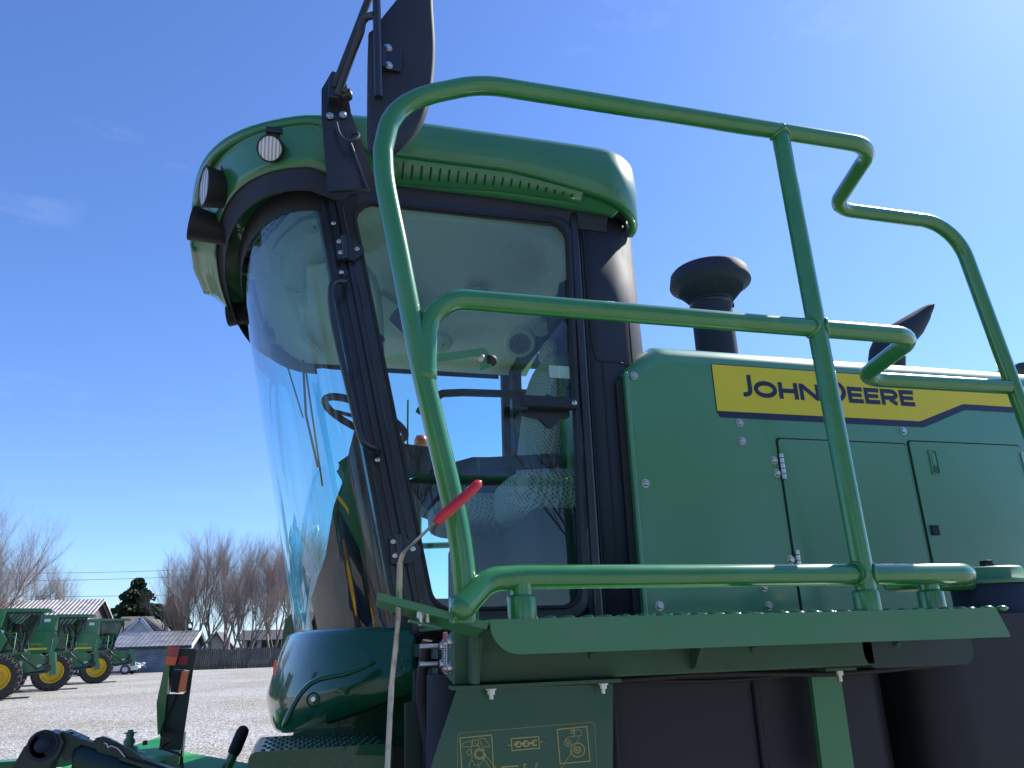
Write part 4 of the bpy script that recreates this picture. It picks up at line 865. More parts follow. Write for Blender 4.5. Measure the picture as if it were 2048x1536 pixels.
# grab bar on far side and far handrails
b = MB(); b.tube(fillet([at(838, 826, 3.4), at(846, 812, 3.4), at(884, 787, 3.4), at(925, 785, 3.4), at(1150, 792, 3.4)], .04), .019, 14); b.build('cross_bar', 'matte', W)
b = MB(); b.tube([at(838, 1260, 4.2), at(838, 1010, 4.2), at(826, 930, 4.2), at(790, 860, 4.2), at(768, 808, 4.2), at(752, 796, 4.2)], .017, 12); b.tube([at(838, 1012, 4.2), at(1170, 1008, 4.2)], .02, 12); b.tube([at(840, 1092, 4.2), at(900, 1090, 4.2)], .017, 12); b.tube([at(800, 955, 4.2), at(815, 900, 4.2), at(816, 800, 4.2)], .006, 8); b.tube([at(1163, 750, 4.2), at(1160, 1000, 4.2)], .022, 12); b.build('far_guard_rail', 'tube', W)
# steering wheel and column
cs = at(730, 838, 2.95); nW = V((.42, .0, 1)).normalized()
u = V((1, 0, -.42)).normalized(); v_ = V((0, 1, 0)); rw = .205*.85
b = MB(); b.tube([cs+u*rw*math.cos(a)+v_*rw*math.sin(a) for a in [2*math.pi*k/48 for k in range(48)]], .015, 12, closed=True); sw_ = b.build('steering_wheel', 'rub', W)
b = MB()
for a in (.5, 2.6, 4.4): b.bar(cs, cs+u*rw*math.cos(a)+v_*rw*math.sin(a), .03, .012)
b.ball(cs, .045, 14, (1, 1, .5)); b.build('wheel_spoke', 'rub', sw_)
b = MB(); b.tube([cs, at(722, 900, 2.98), at(700, 1000, 3.0), at(690, 1250, 3.0)], [.03, .045, .045, .06], 16); b.build('steering_column', 'matte', W)
b = MB(); b.box((.25, 2.62, 1.66), (.08, .2, .06), Matrix.Rotation(.5, 3, 'Y')); b.build('pedal', 'matte', W)
b = MB(); b.prism([at(x, y, 2.98) for x, y in ((676, 925), (694, 912), (760, 925), (775, 1000), (800, 1285), (640, 1285), (622, 1195), (652, 1110), (668, 1010), (690, 950))], (0, .16, 0)); b.build('reflection_backdrop', 'rub', W, bevel=.015, seg=3)  # added dark shape in a reflected machine's outline, backing the glass reflection
# front step beside the cowl
sp0 = [at(x, y, 2.0) for x, y in ((498, 1512), (742, 1494))]
b = MB(); rbox(b, sp0[0].x, sp0[1].x+.05, 1.98, 2.28, sp0[0].z-.07, sp0[0].z+.01, .018); stp = b.build('step', 'gloss', W, bevel=.006)
b = MB()
for i in range(14):
    for j in range(7): b.ball((sp0[0].x+.03+i*.02+(j % 2)*.01, 2.0+j*.04, sp0[0].z+.01), .006, 8, (1, 1, .6))
t_ = b.build('tread_button', 'gloss', stp); t_['kind'] = 'stuff'
# wheels under the machine (mostly hidden)
def wheel(c, R, wd, parent, lugs=22, rimr=.58, ax=(0, -1, 0), n=40):
    c = V(c); a = V(ax)
    t = MB(); t.lathe([(R*rimr, -wd*.42), (R*.72, -wd*.5), (R*.90, -wd*.5), (R*.96, -wd*.4), (R*.975, 0), (R*.96, wd*.4), (R*.90, wd*.5), (R*.72, wd*.5), (R*rimr, wd*.42)], c, a, n)
    for k in range(lugs):
        for sgn in (-1, 1):
            an = 2*math.pi*(k+(.5 if sgn > 0 else 0))/lugs; Rm = Matrix.Rotation(an, 3, 'Y'); Rt = Matrix.Rotation(sgn*.75, 3, 'Z')
            t.box(c+Rm @ V((0, sgn*wd*.24, R*.975)), (R*.085, wd*.56, R*.075), Rm @ Rt)
            t.box(c+Rm @ V((0, sgn*wd*.49, R*.90)), (R*.09, wd*.06, R*.14), Rm)
    ty = t.build('tyre', 'tyre', parent)
    r_ = MB(); r_.lathe([(R*rimr*1.02, wd*.45), (R*rimr*.98, wd*.47), (R*rimr*.93, wd*.40), (R*rimr*.86, wd*.12), (R*rimr*.45, wd*.02), (R*rimr*.40, wd*.12), (R*rimr*.2, wd*.14), (0, wd*.14)], c, a, n)
    for k in range(8):
        an = 2*math.pi*k/8; r_.ball(c+a*wd*.14+V((math.cos(an)*R*rimr*.3, 0, math.sin(an)*R*rimr*.3)), R*.02, 8)
    r_.build('rim', 'rim', parent)
wheel((.9, 2.75, .85), .85, .5, W)
wheel((3.4, 2.5, .55), .55, .35, W)

# =============================================================== HEADER in front of the cab
H = empty('mower_header', (-.5, 3.0, 0), label='dark green mower header arm with upright reflector bracket, left of the cab', cat='mower header')
def A_(x, y, Y): return at(x, y, Y)
YH1 = 3.0
# upright marker bracket: front plate (right, shade painted into its dark green) and folded flange (left)
b = MB(); top = [A_(x, y, YH1) for x, y in ((363, 1296), (390, 1297), (394, 1303), (370, 1470), (358, 1500), (318, 1500), (318, 1420), (333, 1372), (343, 1300))]
outer = [A_(x, y, YH1) for x, y in ((345, 1298), (390, 1297), (394, 1303), (386, 1340), (378, 1400), (363, 1500), (318, 1500), (330, 1390))]
inner_ = [A_(x, y, YH1) for x, y in ((350, 1338), (379, 1340), (380, 1342), (378, 1352), (372, 1383), (366, 1388), (338, 1388), (342, 1370))]
frame_strip(outer, inner_, (0, .006, 0), 'marker_bracket', 'dark', H)
b = MB(); b.prism([A_(x, y, YH1-.02) for x, y in ((334, 1294), (343, 1294), (334, 1385), (326, 1465), (315, 1470), (313, 1405), (325, 1350))], (.004, .018, 0)); b.build('bracket_flange', 'tube', H)
def quadp(pts, Y, th, name, m, parent): return MB().prism([A_(x, y, Y) for x, y in pts], (0, th, 0)).build(name, m, parent, bevel=.0008)
quadp(((337, 1293), (359, 1294), (356, 1312), (333, 1311)), YH1-.024, .002, 'red_reflector', 'redr', H)
quadp(((333, 1312), (355, 1313), (350, 1331), (329, 1330)), YH1-.024, .002, 'orange_reflector', 'orr', H)
quadp(((359, 1312), (376, 1313), (374, 1330), (355, 1329)), YH1-.003, .002, 'orange_reflector', 'red2', H)
lb = MB().prism([A_(x, y, YH1-.05) for x, y in ((347, 1341), (366, 1341), (358, 1386), (340, 1384))], (.0, .04, 0)).build('marker_lamp', 'rub', H, bevel=.003)
b = MB()
b.prism([A_(x, y, YH1-.052) for x, y in ((364, 1342), (377, 1342), (370, 1384), (356, 1384))], (0, .04, 0)); b.build('amber_lens', 'amber', lb, bevel=.003)
b = MB()
for k in range(8):
    y = 1346+k*4.8; q = A_(370-k*.9, y, YH1-.053); b.box(q, (.024, .003, .003), Matrix.Rotation(.1, 3, 'Y'))
b.build('lens_rib', 'orr', lb)
b = MB(); b.tube(catmull([A_(352, 1388, YH1-.02), A_(345, 1410, YH1-.02), A_(330, 1440, YH1-.03), A_(322, 1470, YH1-.04), A_(340, 1482, YH1-.1), A_(322, 1495, YH1-.14), A_(340, 1502, YH1-.15), A_(362, 1512, YH1-.15), A_(365, 1540, YH1-.15)], 6), .0035, 8); b.tube([A_(336, 1452, YH1-.02), A_(350, 1462, YH1-.02), A_(328, 1462, YH1-.02)], .0025, 6); b.build('lamp_cable', 'rub', H)
# frame surfaces with sunlight painted into their green at the foot of the bracket
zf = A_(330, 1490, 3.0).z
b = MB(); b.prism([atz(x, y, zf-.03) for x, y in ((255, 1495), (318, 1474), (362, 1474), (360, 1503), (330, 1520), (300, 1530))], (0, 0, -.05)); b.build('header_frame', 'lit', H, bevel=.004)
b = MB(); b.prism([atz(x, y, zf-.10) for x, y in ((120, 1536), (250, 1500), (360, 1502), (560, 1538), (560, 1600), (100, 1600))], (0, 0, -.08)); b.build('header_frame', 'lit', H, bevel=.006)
b = MB(); b.prism([atz(x, y, zf-.096) for x, y in ((275, 1520), (310, 1508), (352, 1520), (330, 1536), (280, 1540))], (0, 0, .002)); b.build('grip_pad', 'matte', H)
b = MB(); b.box(atz(365, 1500, zf-.05), (.006, .05, .12)); b.build('frame_end_plate', 'dark', H)
b = MB(); q = A_(258, 1488, 3.1); b.lathe([(.06, -.05), (.06, -.03), (.035, -.025), (.03, -.01), (.016, -.005), (.02, .01), (.012, .02), (.014, .03), (.008, .045), (0, .045)], q, n=18); b.box(q+V((0, 0, .035)), (.04, .006, .004)); b.build('grease_valve', 'deckp', H)
MB().cyl(A_(290, 1490, 3.1), A_(290, 1481, 3.1), .008, n=10).build('bolt', 'blk', H)
# dark lift arm
YQ = 2.35
b = MB(); b.prism([A_(x, y, YQ) for x, y in ((10, 1560), (48, 1494), (72, 1472), (95, 1464), (118, 1468), (128, 1484), (118, 1508), (100, 1530), (85, 1580), (5, 1600))], (0, .07, 0)); ar = b.build('lift_arm', 'dark', H, bevel=.006)
MB().lathe([(.036, .0), (.036, .006), (.030, .006), (.030, .0), (.017, .0), (.017, .014), (0, .016)], A_(86, 1490, YQ), (0, -1, 0), 28).build('pivot_pin', 'plas', ar)
b = MB(); b.prism([A_(x, y, YQ+.02) for x, y in ((112, 1468), (128, 1463), (150, 1472), (168, 1480), (156, 1500), (150, 1516), (130, 1522), (112, 1508))], (0, .06, 0)); b.build('knuckle', 'dark', ar, bevel=.005)
for x, y in ((137, 1466), (152, 1473)): MB().tube([A_(x+2, y+6, YQ+.04), A_(x+4, y-3, YQ+.04)], .0075, 6).build('bolt', 'blk', ar)
b = MB(); p0, p1 = A_(150, 1512, YQ+.02), A_(420, 1600, YQ-.1); b.tube([A_(150, 1520, YQ+.03), A_(160, 1518, YQ+.03), A_(400, 1605, YQ+.0)], [.03, .042, .044], 20); b.build('hydraulic_cylinder', 'dark', H)
b = MB(); b.bar(A_(155, 1478, YQ+.02), A_(430, 1570, YQ+.02), .03, .012); b.bar(A_(240, 1516, YQ-.01), A_(330, 1545, YQ-.01), .01, .008); b.build('stop_bar', 'dark', H)
b = MB(); b.prism([A_(x, y, YQ) for x, y in ((182, 1488), (192, 1476), (205, 1473), (218, 1477), (262, 1500), (290, 1520), (280, 1540), (200, 1508))], (0, .012, 0)); b.build('stop_plate', 'dark', H, bevel=.002)
MB().lathe([(.006, 0), (.006, .004), (0, .004)], A_(232, 1488, YQ), (0, -1, 0), 12).build('bolt', 'blk', H)
b = MB(); b.tube(catmull([A_(208, 1487, YQ-.01), A_(214, 1488, YQ-.01), A_(216, 1495, YQ-.01), A_(222, 1492, YQ-.01), A_(236, 1498, YQ-.01), A_(250, 1515, YQ-.01)], 5), .002, 8); b.build('spring_clip', 'steel', H)
# handle with black grip
b = MB(); b.tube([A_(440, 1560, 3.05), A_(462, 1520, 3.05), A_(470, 1500, 3.05)], .017, 14); hn = b.build('prop_handle', 'tube', H)
MB().tube([A_(466, 1508, 3.05), A_(470, 1500, 3.05), A_(484, 1466, 3.05), A_(489, 1456, 3.05), A_(491, 1452, 3.05)], [.020, .022, .022, .018, .006], 16).build('handle_grip', 'rub', hn)
b = MB(); b.box(at(10, 1530, 4.6), (.8, .1, .04)); b.build('header_bar', 'deckp', H)
# main body of header low in front, supports the bracket on the ground
b = MB(); b.box((-1.6, 3.2, .55), (1.6, 3.6, .35)); b.box((-.75, 3.1, .85), (.5, 1.2, .6)); b.build('header_body', 'dark', H, bevel=.03)
for yy in (1.7, 4.7): MB().box((-1.6, yy, .19), (1.2, .12, .38)).build('skid', 'dark', H, bevel=.02)

# =============================================================== COMBINES
def make_combine():
    C = empty('combine_harvester', (0, 0, 0))
    def S(poly, y0, y1, name, m, bev=.05, par=C): return MB().prism([(x, y0, z) for x, z in poly], (0, y1-y0, 0)).build(name, m, par, bevel=bev, local=True)
    S([(.35, 2.05), (.55, 2.6), (.25, 3.05), (.15, 3.12), (-5.2, 3.15), (-6.6, 2.9), (-7.0, 1.9), (-6.2, 1.7), (-.9, 1.9)], -1.55, 1.55, 'body_panel', 'paint')
    S([(.2, 3.13), (.3, 3.95), (.1, 4.0), (-1.0, 4.0), (-1.35, 3.6), (-1.75, 3.13)], -1.5, 1.5, 'grain_tank', 'paint')
    S([(-2.0, 3.15), (-1.9, 3.75), (-5.6, 3.8), (-6.2, 3.15)], -1.2, 1.2, 'engine_cover', 'paint')
    S([(-5.0, 1.1), (.3, 1.3), (.5, 2.05), (-5.0, 1.9)], -1.1, 1.1, 'underbody', 'dark')
    MB().box((-1.5, -1.555, 2.2), (3.0, .015, .11)).build('yellow_stripe', 'yel', C, local=True)
    t = MB(); ox, oz = [0], 2.38
    def rb(P, w_=.022): ribbon(t, [(ox[0]+x*.55, 0, oz+(z-2.42)*.55) for x, z in P], w_, -1.555)
    ox[0] = -.80; rb([(.2, 2.62), (.02, 2.62), (.02, 2.53), (.2, 2.51), (.2, 2.42), (0, 2.42)])
    ox[0] = -.65; rb([(0, 2.62), (.17, 2.62), (.05, 2.42)])
    ox[0] = -.52; rb([(.18, 2.52), (.02, 2.52), (.02, 2.62), (.18, 2.62), (.18, 2.42), (.02, 2.42)])
    ox[0] = -.38; rb([(0, 2.42), (0, 2.62), (.18, 2.62), (.18, 2.42), (0, 2.42)])
    t.build('model_number', 'gold', C, local=True)
    MB().box((-.2, -1.56, 3.7), (.3, .01, .16)).build('side_badge', 'white', C, local=True)
    # cab
    S([(.45, 2.15), (1.25, 2.2), (1.75, 3.85), (.35, 3.85)], -.85, .85, 'cab_glass', 'cglass', .02)
    b = MB(); b.bar((.42, -.87, 2.1), (.34, -.87, 3.88), .08, .08); b.bar((1.22, -.87, 2.15), (1.72, -.87, 3.88), .07, .07); b.bar((1.22, .87, 2.15), (1.72, .87, 3.88), .07, .07); b.box((.85, 0, 2.12), (.9, 1.7, .12)); b.bar((.38, -.87, 3.84), (1.74, -.87, 3.84), .06, .08); b.build('cab_frame', 'blk', C, local=True)
    b = MB(); b.box((.75, 0, 2.9), (.25, .5, .9)); b.box((.9, 0, 2.5), (.5, .5, .15)); b.tube([(1.35, 0, 2.2), (1.25, 0, 2.9)], .05, 8); b.build('cab_seat', 'matte', C, local=True)
    b = MB(); b.bar((.55, -.9, 2.9), (1.05, -.95, 2.55), .03, .05); b.bar((1.2, -.95, 2.95), (1.15, -.95, 2.1), .03, .04); b.build('handrail', 'tube', C, local=True)
    S([(.1, 3.88), (2.1, 3.88), (2.2, 3.95), (2.0, 4.03), (.2, 4.05)], -1.0, 1.0, 'cab_roof', 'paint', .03)
    for y in (-.8, -.3, .3, .8): MB().cyl((2.12, y, 3.93), (2.2, y, 3.93), .06, n=10).build('roof_lamp', 'lens', C, local=True)
    b = MB(); b.box((1.72, -1.15, 3.45), (.1, .22, .6)); b.bar((1.7, -.9, 3.85), (1.72, -1.15, 3.7), .03, .03); b.build('side_mirror', 'blk', C, local=True, bevel=.03)
    # feeder house
    S([(.3, 1.35), (.9, 1.95), (1.9, 1.95), (2.5, 1.55), (2.55, 1.2), (1.1, 1.0)], -.75, .75, 'feeder_house', 'paint', .02)
    b = MB(); b.prism([(2.45, -.95, .95), (2.75, -.95, 1.0), (2.55, -.95, 2.0), (2.3, -.95, 2.05)], (0, 1.9, 0)); b.build('feeder_plate', 'paint', C, local=True, bevel=.02)
    b = MB(); b.tube([(.2, -.8, .9), (2.4, -.8, 1.15)], .07, 10); b.tube([(1.1, -.78, 1.98), (1.9, -.78, 1.25), (2.4, -.78, 1.6)], .03, 6); b.build('lift_cylinder', 'dark', C, local=True)
    b = MB(); b.cyl((2.35, -.9, 1.3), (2.35, -1.0, 1.3), .16, n=14); b.cyl((2.3, -.9, 1.65), (2.3, -.97, 1.65), .09, n=12); b.build('drive_coupling', 'blk', C, local=True)
    b = MB(); b.box((1.2, -.76, 1.55), (.16, .01, .22)); b.box((2.0, -.76, 1.4), (.2, .01, .12)); b.box((1.15, -.76, 1.25), (.12, .01, .12)); b.build('warning_sticker', 'white', C, local=True)
    b = MB(); b.box((.75, -1.3, 2.0), (1.6, .7, .07)); b.bar((1.5, -1.6, 2.0), (1.5, -1.6, 1.0), .05, .05); b.bar((1.5, -1.2, 2.0), (1.5, -1.2, 1.0), .05, .05); b.tube([(.2, -1.65, 2.0), (.2, -1.65, 2.9), (.9, -1.65, 2.9), (.9, -1.65, 2.0)], .025, 8); b.build('cab_platform', 'paint', C, local=True)
    b = MB(); b.box((1.35, -1.3, 2.13), (.12, .12, .1)); b.build('platform_lamp', 'lens', C, local=True); MB().box((1.0, -1.62, 2.1), (.08, .05, .1)).build('turn_lamp', 'orr', C, local=True)
    for y, nm in ((-1.75, 0), (1.75, 1)):
        wl_ = empty('front_wheel', (0, 0, 0)); wl_.parent = C; wheel((.42, y, .98), .98, .8, wl_)
    for y in (-1.5, 1.5):
        wl_ = empty('rear_wheel', (0, 0, 0)); wl_.parent = C; wheel((-5.3, y, .68), .68, .5, wl_, lugs=16)
    return C
C0 = make_combine()
LB = ['green combine harvester parked farthest right in the row, nearest the silver car', 'green combine harvester in the middle of the parked row', 'green combine harvester left of the middle one, its wheel cut by the picture edge', 'nearest green combine harvester of the row, only its roof tip showing at the left edge', 'green combine harvester out of frame, reflected in the curved windshield']
def place(o, P, hd, lab, grp='combine harvesters parked in a row'):
    o.location = P; o.rotation_euler = (0, 0, math.radians(hd)); tag(o, lab, 'combine', grp)
base = [atz(188, 1367, 0), atz(98, 1382, 0), atz(-16, 1402, 0)]
base.append(base[2]+(base[2]-base[1])*1.0+V((-.8, 0, 0)))
lz = 1.75
for i, p in enumerate(base):
    o = C0 if i == 0 else copy_tree(C0)
    hd = 13
    if i == 3: p = V((at(13, 1222, base[2].y-7).x-1.9*.80*.97-.34, base[2].y-8.5, 0))
    off = Matrix.Rotation(math.radians(hd), 3, 'Z') @ V((.42, -1.75, 0))*.80
    place(o, V((p.x, p.y, 0))-off, hd, LB[i]); o.scale = (.80, .80, .80)
o = copy_tree(C0); place(o, V((-8.2, -.4, 0)), 110, LB[4])

# =============================================================== CAR
def make_car(loc, rz):
    C = empty('parked_car', loc, label='silver sedan parked in front of the blue garage', cat='car'); C.rotation_euler = (0, 0, rz)
    st = [(-2.3, .35, .62, .80), (-2.25, .28, .95, .82), (-1.6, .25, 1.02, .88), (-1.1, .25, 1.08, .89), (-.4, .25, 1.0, .9), (.5, .25, .98, .9), (1.1, .25, .92, .89), (1.7, .26, .80, .86), (2.15, .28, .62, .80), (2.3, .38, .5, .7)]
    b = MB(); rows = []
    for x, z0_, z1_, hw in st: rows.append([V((x, -hw*.92, z0_)), V((x, -hw, (z0_+z1_)/2)), V((x, -hw*.97, z1_-.08)), V((x, -hw*.85, z1_)), V((x, 0, z1_+.03)), V((x, hw*.85, z1_)), V((x, hw*.97, z1_-.08)), V((x, hw, (z0_+z1_)/2)), V((x, hw*.92, z0_))])
    b.grid(rows); b.add(rows[0], [tuple(range(9))]); b.add(rows[-1], [tuple(range(9))[::-1]]); b.build('body', 'carp', C, local=True)
    cab_ = [(-1.9, 1.0, .02), (-1.15, 1.38, .0), (-.5, 1.44, 0), (.1, 1.38, 0), (.95, .95, 0)]
    b = MB(); b.grid([[V((x, -.8, .95)), V((x, -.78, min(z, 1.0))), V((x, -.6, z)), V((x, .6, z)), V((x, .78, min(z, 1.0))), V((x, .8, .95))] for x, z, _ in cab_]); b.build('cabin_glass', 'dkwin', C, local=True)
    b = MB(); b.grid([[V((x, -.62, z+.012)), V((x, 0, z+.03)), V((x, .62, z+.012))] for x, z, _ in cab_[1:4]]); b.tube([(-1.9, -.7, 1.0), (-1.15, -.63, 1.39), (.1, -.63, 1.39), (.95, -.72, .97)], .03, 6); b.tube([(-.5, -.63, 1.42), (-.5, -.79, .97)], .03, 6); b.build('roof', 'carp', C, local=True)
    for x in (-1.4, 1.4):
        for y in (-.83, .83):
            q = MB().lathe([(.2, -.1), (.31, -.1), (.33, -.06), (.33, .06), (.31, .1), (.2, .1)], (x, y, .33), (0, -1, 0), 24).build('wheel', 'tyre', C, local=True)
            MB().lathe([(.2, .08 if y < 0 else -.08), (.19, .1 if y < 0 else -.1), (0, .09 if y < 0 else -.09)], (x, y, .33), (0, -1, 0), 18).build('rim', 'pole', q, local=True)
    b = MB(); b.ball((2.12, -.62, .66), .16, 12, (1, .7, .5)); b.build('headlight', 'lens', C, local=True)
    b = MB(); b.ball((2.12, .62, .66), .16, 12, (1, .7, .5)); b.build('headlight', 'lens', C, local=True)
    MB().box((2.29, 0, .42), (.04, 1.0, .16)).build('grille', 'blk', C, local=True)
    b = MB(); b.box((.75, -.98, 1.0), (.12, .16, .12)); b.build('door_mirror', 'carp', C, local=True, bevel=.02)
    return C
cpos = atz(206, 1351, 0); make_car((cpos.x, cpos.y+1, 0), math.radians(-5))

# =============================================================== BUILDINGS
def gable(name, x0, x1, y0, y1, zw, zr, wall, rf, label, ridge='x', over=.4, cat='building', parent_extra=None):
    B = empty(name, ((x0+x1)/2, y0, 0), label=label, cat=cat); ym = (y0+y1)/2; xm = (x0+x1)/2
    b = MB()
    if ridge == 'x':
        b.prism([(x0, y0, 0), (x0, y0, zw), (x0, ym, zr-.1), (x0, y1, zw), (x0, y1, 0)], (x1-x0, 0, 0)); b.build('wall', wall, B)
        r = MB(); k = (zr-zw)/(ym-y0); th = .12
        r.prism([(x0-over, y0-over, zw-over*k), (x0-over, ym, zr), (x0-over, y1+over, zw-over*k), (x0-over, y1+over, zw-over*k+th), (x0-over, ym, zr+th), (x0-over, y0-over, zw-over*k+th)], (x1-x0+2*over, 0, 0)); ro = r.build('roof', rf, B)
    else:
        b.prism([(x0, y0, 0), (x0, y0, zw), (xm, y0, zr-.1), (x1, y0, zw), (x1, y0, 0)], (0, y1-y0, 0)); b.build('wall', wall, B)
        r = MB(); k = (zr-zw)/(xm-x0); th = .25
        r.prism([(x0-over, y0-over, zw-over*k), (xm, y0-over, zr), (x1+over, y0-over, zw-over*k), (x1+over, y0-over, zw-over*k+th), (xm, y0-over, zr+th), (x0-over, y0-over, zw-over*k+th)], (0, y1-y0+2*over, 0)); ro = r.build('roof', rf, B)
    return B
def wx(px, Y): return at(px, 1300, Y).x
def wz(px, py, Y): return at(px, py, Y).z
Yg = FY-2
G = gable('garage', wx(205, Yg), wx(372, Yg), Yg, Yg+9, wz(300, 1293, Yg), wz(300, 1266, Yg+4.5), 'siding', 'metroof', 'blue sided garage with ribbed grey metal roof behind the silver car', cat='garage')
b = MB(); b.box(((wx(205, Yg)+wx(372, Yg))/2, Yg-.42, wz(300, 1293, Yg)-.1), (wx(372, Yg)-wx(205, Yg)+.8, .04, .16)); b.build('fascia_board', 'blk', G)
b = MB(); xr = wx(372, Yg)+.42; zw_, zr_ = wz(300, 1293, Yg), wz(300, 1266, Yg+4.5); b.bar((xr, Yg-.4, zw_-.1), (xr, Yg+4.5, zr_), .06, .3); b.bar((xr, Yg+4.5, zr_), (xr, Yg+9.4, zw_-.1), .06, .3); b.build('barge_board', 'wht', G)
Yh = FY+12
Hh = gable('house', wx(222, Yh), wx(272, Yh), Yh, Yh+9, wz(250, 1270, Yh), wz(250, 1236, Yh+4.5), 'wht', 'shingle', 'house with grey-brown shingle roof and a white gable behind the garage', cat='house')
gx0, gx1 = wx(245, Yh-3), wx(302, Yh-3)
b = MB(); zgb, zgt = wz(270, 1270, Yh-3), wz(272, 1240, Yh-3); b.prism([(gx0, Yh-3, 0), (gx0, Yh-3, zgb), ((gx0+gx1)/2, Yh-3, zgt), (gx1, Yh-3, zgb), (gx1, Yh-3, 0)], (0, 8, 0)); b.build('gable_wall', 'wht', Hh)
b = MB(); b.bar((gx0-.3, Yh-3.2, zgb-.2), ((gx0+gx1)/2, Yh-3.2, zgt+.15), .4, .25); b.bar(((gx0+gx1)/2, Yh-3.2, zgt+.15), (gx1+.3, Yh-3.2, zgb-.2), .4, .25); b.build('gable_trim', 'wht', Hh)
b = MB(); b.prism([(gx0-.4, Yh-3, zgb), ((gx0+gx1)/2, Yh-3, zgt+.1), (gx1+.4, Yh-3, zgb), (gx1+.4, Yh-3, zgb+.2), ((gx0+gx1)/2, Yh-3, zgt+.3), (gx0-.4, Yh-3, zgb+.2)], (0, 9, 0)); b.build('gable_roof', 'shingle', Hh)
Yk = FY+45
gable('house', wx(165, Yk), wx(235, Yk), Yk, Yk+10, wz(200, 1250, Yk), wz(200, 1225, Yk+5), 'cream', 'shingd', 'low house with plain dark shingle roof between the barn and the evergreen', cat='house')
Yb = FY+2
gable('barn', wx(-60, Yb), wx(150, Yb), Yb, Yb+10, wz(80, 1247, Yb), wz(80, 1203, Yb+5), 'boards', 'barnroof', 'old barn with rusty striped corrugated roof behind the combines', over=.5, cat='barn')
Ym = FY+38
gable('house', wx(405, Ym), wx(455, Ym), Ym, Ym+9, wz(430, 1300, Ym), wz(430, 1268, Ym+4), 'cream', 'shingle', 'small house with brown gable seen through the bare trees above the fence', ridge='y', cat='house')
hm = gable('house', wx(478, Ym), wx(585, Ym), Ym+3, Ym+13, wz(520, 1280, Ym+3), wz(520, 1262, Ym+8), 'cream', 'shingd', 'long pale house behind the right end of the fence', cat='house')
for px in (500, 530, 550):
    x = wx(px, Ym); MB().box((x, Ym+2.97, wz(px, 1290, Ym)), (1.2, .06, 1.2)).build('window', 'dkwin', hm)
# fence
Fn = empty('fence', (wx(470, FY), FY, 0), label='tall weathered grey board fence along the far side of the gravel yard', cat='fence')
fx0, fx1 = wx(384, FY), wx(760, FY); fz = wz(470, 1297, FY)
b = MB(); x = fx0
while x < fx1:
    h = fz+rnd.uniform(-.05, .05); b.box((x+.07, FY, h/2), (.135, .025, h)); x += .145
b.build('fence_boards', MT['boards'], Fn)
for k in range(8):
    x = fx0+k*(fx1-fx0)/7; MB().box((x, FY+.08, fz/2), (.1, .1, fz+.1)).build('fence_post', 'bark', Fn)
# power lines
for i, (y0_, y1_, lab) in enumerate(((1136, 1128, 'topmost power line crossing the sky between the bare trees'), (1151, 1141, 'middle power line of the three crossing the sky'), (1181, 1180, 'lowest power line, just above the evergreen'))):
    Yw = FY+30; a, c = at(-60, y0_+10, Yw), at(620, y1_-3, Yw); P = []
    for k in range(25):
        t = k/24; p = a.lerp(c, t); p.z -= .8*4*t*(1-t)*.5; P.append(p)
    tag(MB().tube(P, .022, 5).build('power_line', 'rub'), lab, 'power line', 'power lines beyond the yard')

# =============================================================== TREES
def bare_tree(name, base, H_, spread, seed, label, lean=(0, 0), stems=1, depth=6):
    R = random.Random(seed); T = empty(name, base, label=label, cat='tree', group='bare deciduous trees'); tr = MB(); tw = MB(); base = V(base)
    def grow(p, d, L, r, lev):
        n = 4; pts = [p]; q = p; dd = d.copy()
        for i in range(n):
            dd = (dd+V((R.gauss(0, .10), R.gauss(0, .10), R.gauss(0, .06)+.05))).normalized(); q = q+dd*L/n; pts.append(q)
        r2 = r*(.62 if lev < 3 else .5); rs = [r+(r2-r)*i/n for i in range(n+1)]
        (tr if lev < 3 else tw).tube(pts, rs, 7 if lev < 2 else (4 if lev < 3 else 3), caps=False)
        if lev >= depth: return
        k = (3 if lev < 2 else 4 if lev < 4 else 3)
        for i in range(k):
            f = .35+.65*(i+R.random()*.7)/k if lev else .3+.7*(i+R.random()*.5)/k
            j = min(n, max(1, int(f*n+.5))); s_ = pts[j]
            ax = V((R.gauss(0, 1), R.gauss(0, 1), R.gauss(0, .3))).normalized(); ang = R.uniform(.35, .85)*spread
            nd = (dd+ax*math.tan(ang)*.8+V((0, 0, .18))).normalized()
            grow(s_, nd, L*R.uniform(.58, .8), rs[j]*R.uniform(.55, .75), lev+1)
        grow(pts[-1], (dd+V((R.gauss(0, .12), R.gauss(0, .12), .1))).normalized(), L*.72, r2*.95, lev+1)
    for s_ in range(stems):
        a = R.uniform(0, 6.28); off = V((math.cos(a), math.sin(a), 0))*(.0 if stems == 1 else R.uniform(.15, .6))
        d_ = V((lean[0]+off.x*.28, lean[1]+off.y*.28, 1)).normalized()
        grow(base+off, d_, H_*.33*R.uniform(.85, 1.1), H_*.014*(1 if stems == 1 else .75), 0)
    tr.build('trunk', 'bark', T); tw.build('crown', 'twig', T); return T
def ht(px, py, Y): return wz(px, py, Y)
def tree_at(px, pytop, dY, spread, seed, label, **k):
    Y = FY+dY; bare_tree('bare_tree', (wx(px, Y), Y, 0), ht(px, pytop, Y), spread, seed, label, **k)
tree_at(-38, 1000, 6, 1.15, 11, 'wide bare tree at the left edge above the barn', lean=(.35, 0), stems=3)
tree_at(60, 1100, 14, 1.1, 12, 'lower bare tree behind the barn roof, between the two tall ones', stems=2)
tree_at(340, 1105, 11, .8, 18, 'smaller bare tree nearest the evergreens', stems=3)
tree_at(462, 1075, 15, .8, 19, 'bare tree set back between the pale-trunked and the many-stemmed one', stems=2)
tree_at(578, 1050, 18, .8, 23, 'tall bare tree furthest back beside the cab glass', stems=2)
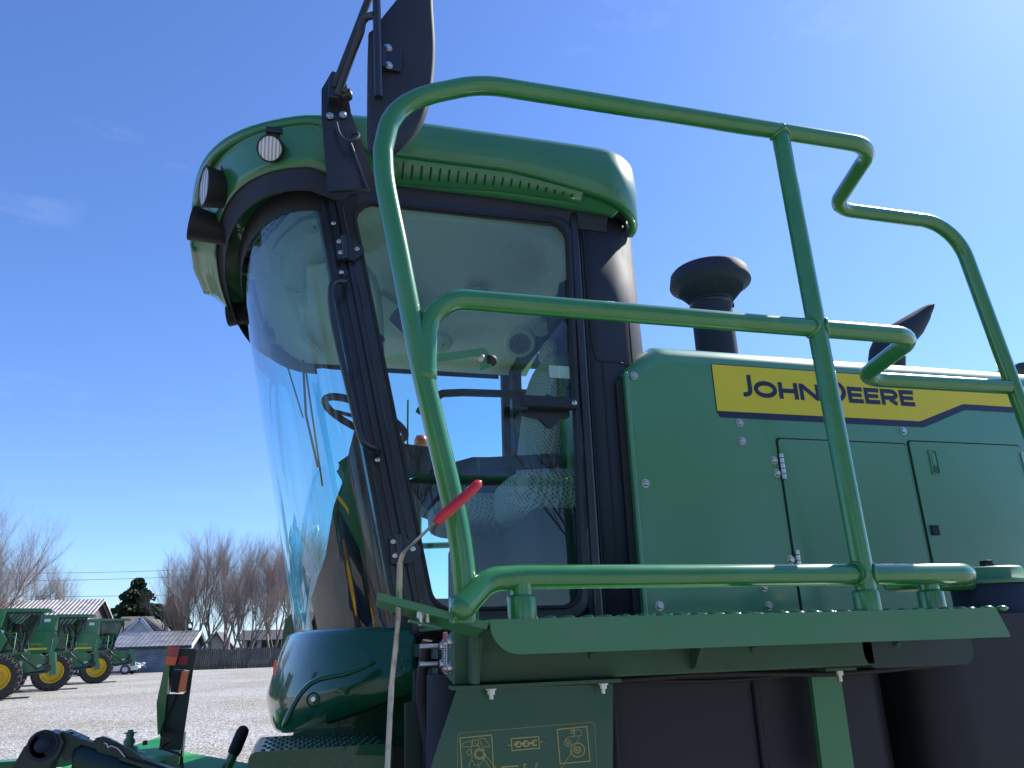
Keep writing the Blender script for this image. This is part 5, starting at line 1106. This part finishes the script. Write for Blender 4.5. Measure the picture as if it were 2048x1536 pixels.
tree_at(388, 1048, 5, .85, 13, 'tall upright bare tree behind the left end of the fence', stems=2)
tree_at(432, 1060, 9, .72, 14, 'tall bare tree with pale trunks right of the fence end', stems=2)
tree_at(492, 1085, 4, .98, 15, 'many-stemmed bare tree in the middle of the fence', stems=3)
tree_at(548, 1055, 7, .9, 16, 'bare tree at the right of the group, beside the cab glass', stems=2)
tree_at(610, 1075, 12, .8, 17, 'bare tree partly hidden behind the curved windshield', stems=2)
def evergreen(px, pytop, pxw, dY, seed, m, label, dens=1500):
    R = random.Random(seed); Y = FY+dY; base = V((wx(px, Y), Y, 0)); H_ = ht(px, pytop, Y); rad = (wx(px+pxw, Y)-wx(px-pxw, Y))/2
    T = empty('evergreen_tree', base, label=label, cat='evergreen'); MB().tube([base, base+V((0, 0, H_*.95))], [.25, .04], 8).build('trunk', 'bark', T)
    b = MB()
    for i in range(dens):
        t = R.random()**.75; z = H_*(.06+.94*t); tier = 1+.34*math.sin(t*40+R.gauss(0, .35)); rr = rad*(1-t)**.72*tier*R.uniform(.25, 1.05)+.08; a = R.uniform(0, 6.283)
        c = base+V((math.cos(a)*rr, math.sin(a)*rr, z-rr*.22)); o_ = V((math.cos(a), math.sin(a), -.35)).normalized(); s_ = o_.cross(V((0, 0, 1))).normalized(); L = R.uniform(.4, .95)*(1-.4*t); w2 = L*.2
        b.add([c-o_*L*.4-s_*w2*.5, c-o_*L*.4+s_*w2*.5, c+o_*L*.5+s_*w2+V((0, 0, R.uniform(-.15, .1))), c+o_*L*.7, c+o_*L*.5-s_*w2+V((0, 0, R.uniform(-.15, .1)))], [(0, 1, 2, 3, 4)])
        b.add([c-o_*L*.3, c+o_*L*.6+V((0, 0, .16)), c+o_*L*.55-V((0, 0, .18))], [(0, 1, 2)])
    b.build('crown', m, T)
evergreen(260, 1156, 76, 26, 21, 'needle', 'full green conical spruce above the garage roof', 5000)
evergreen(336, 1192, 60, 30, 22, 'needled', 'darker smaller evergreen between the spruce and the bare trees', 3200)
evergreen(306, 1208, 44, 28, 23, 'needled', 'low dark evergreen tucked beside the spruce', 2200)

# trees behind the viewer, seen only as reflections in the paint and glass
src = [o for o in bpy.data.objects if o.name.startswith('bare_tree')]
for i, (x, y, k) in enumerate(((-19, -12, .8), (-15, -15, .9), (-10.5, -13, .75), (-6.5, -15, .85), (-2.5, -13, .8), (2, -15, .9), (6.5, -13, .8), (11, -15, .9), (16, -14, .85), (-24, -8, .8))):
    o = copy_tree(src[2+i % 4]); o.location = (x, y, 0); o.scale = (k*1.25, k*1.25, k); o.rotation_euler = (0, 0, i*1.1); o['label'] = 'bare tree behind the viewer, seen only as a dark reflection in the machine paint'; o['group'] = 'bare trees behind the viewer'
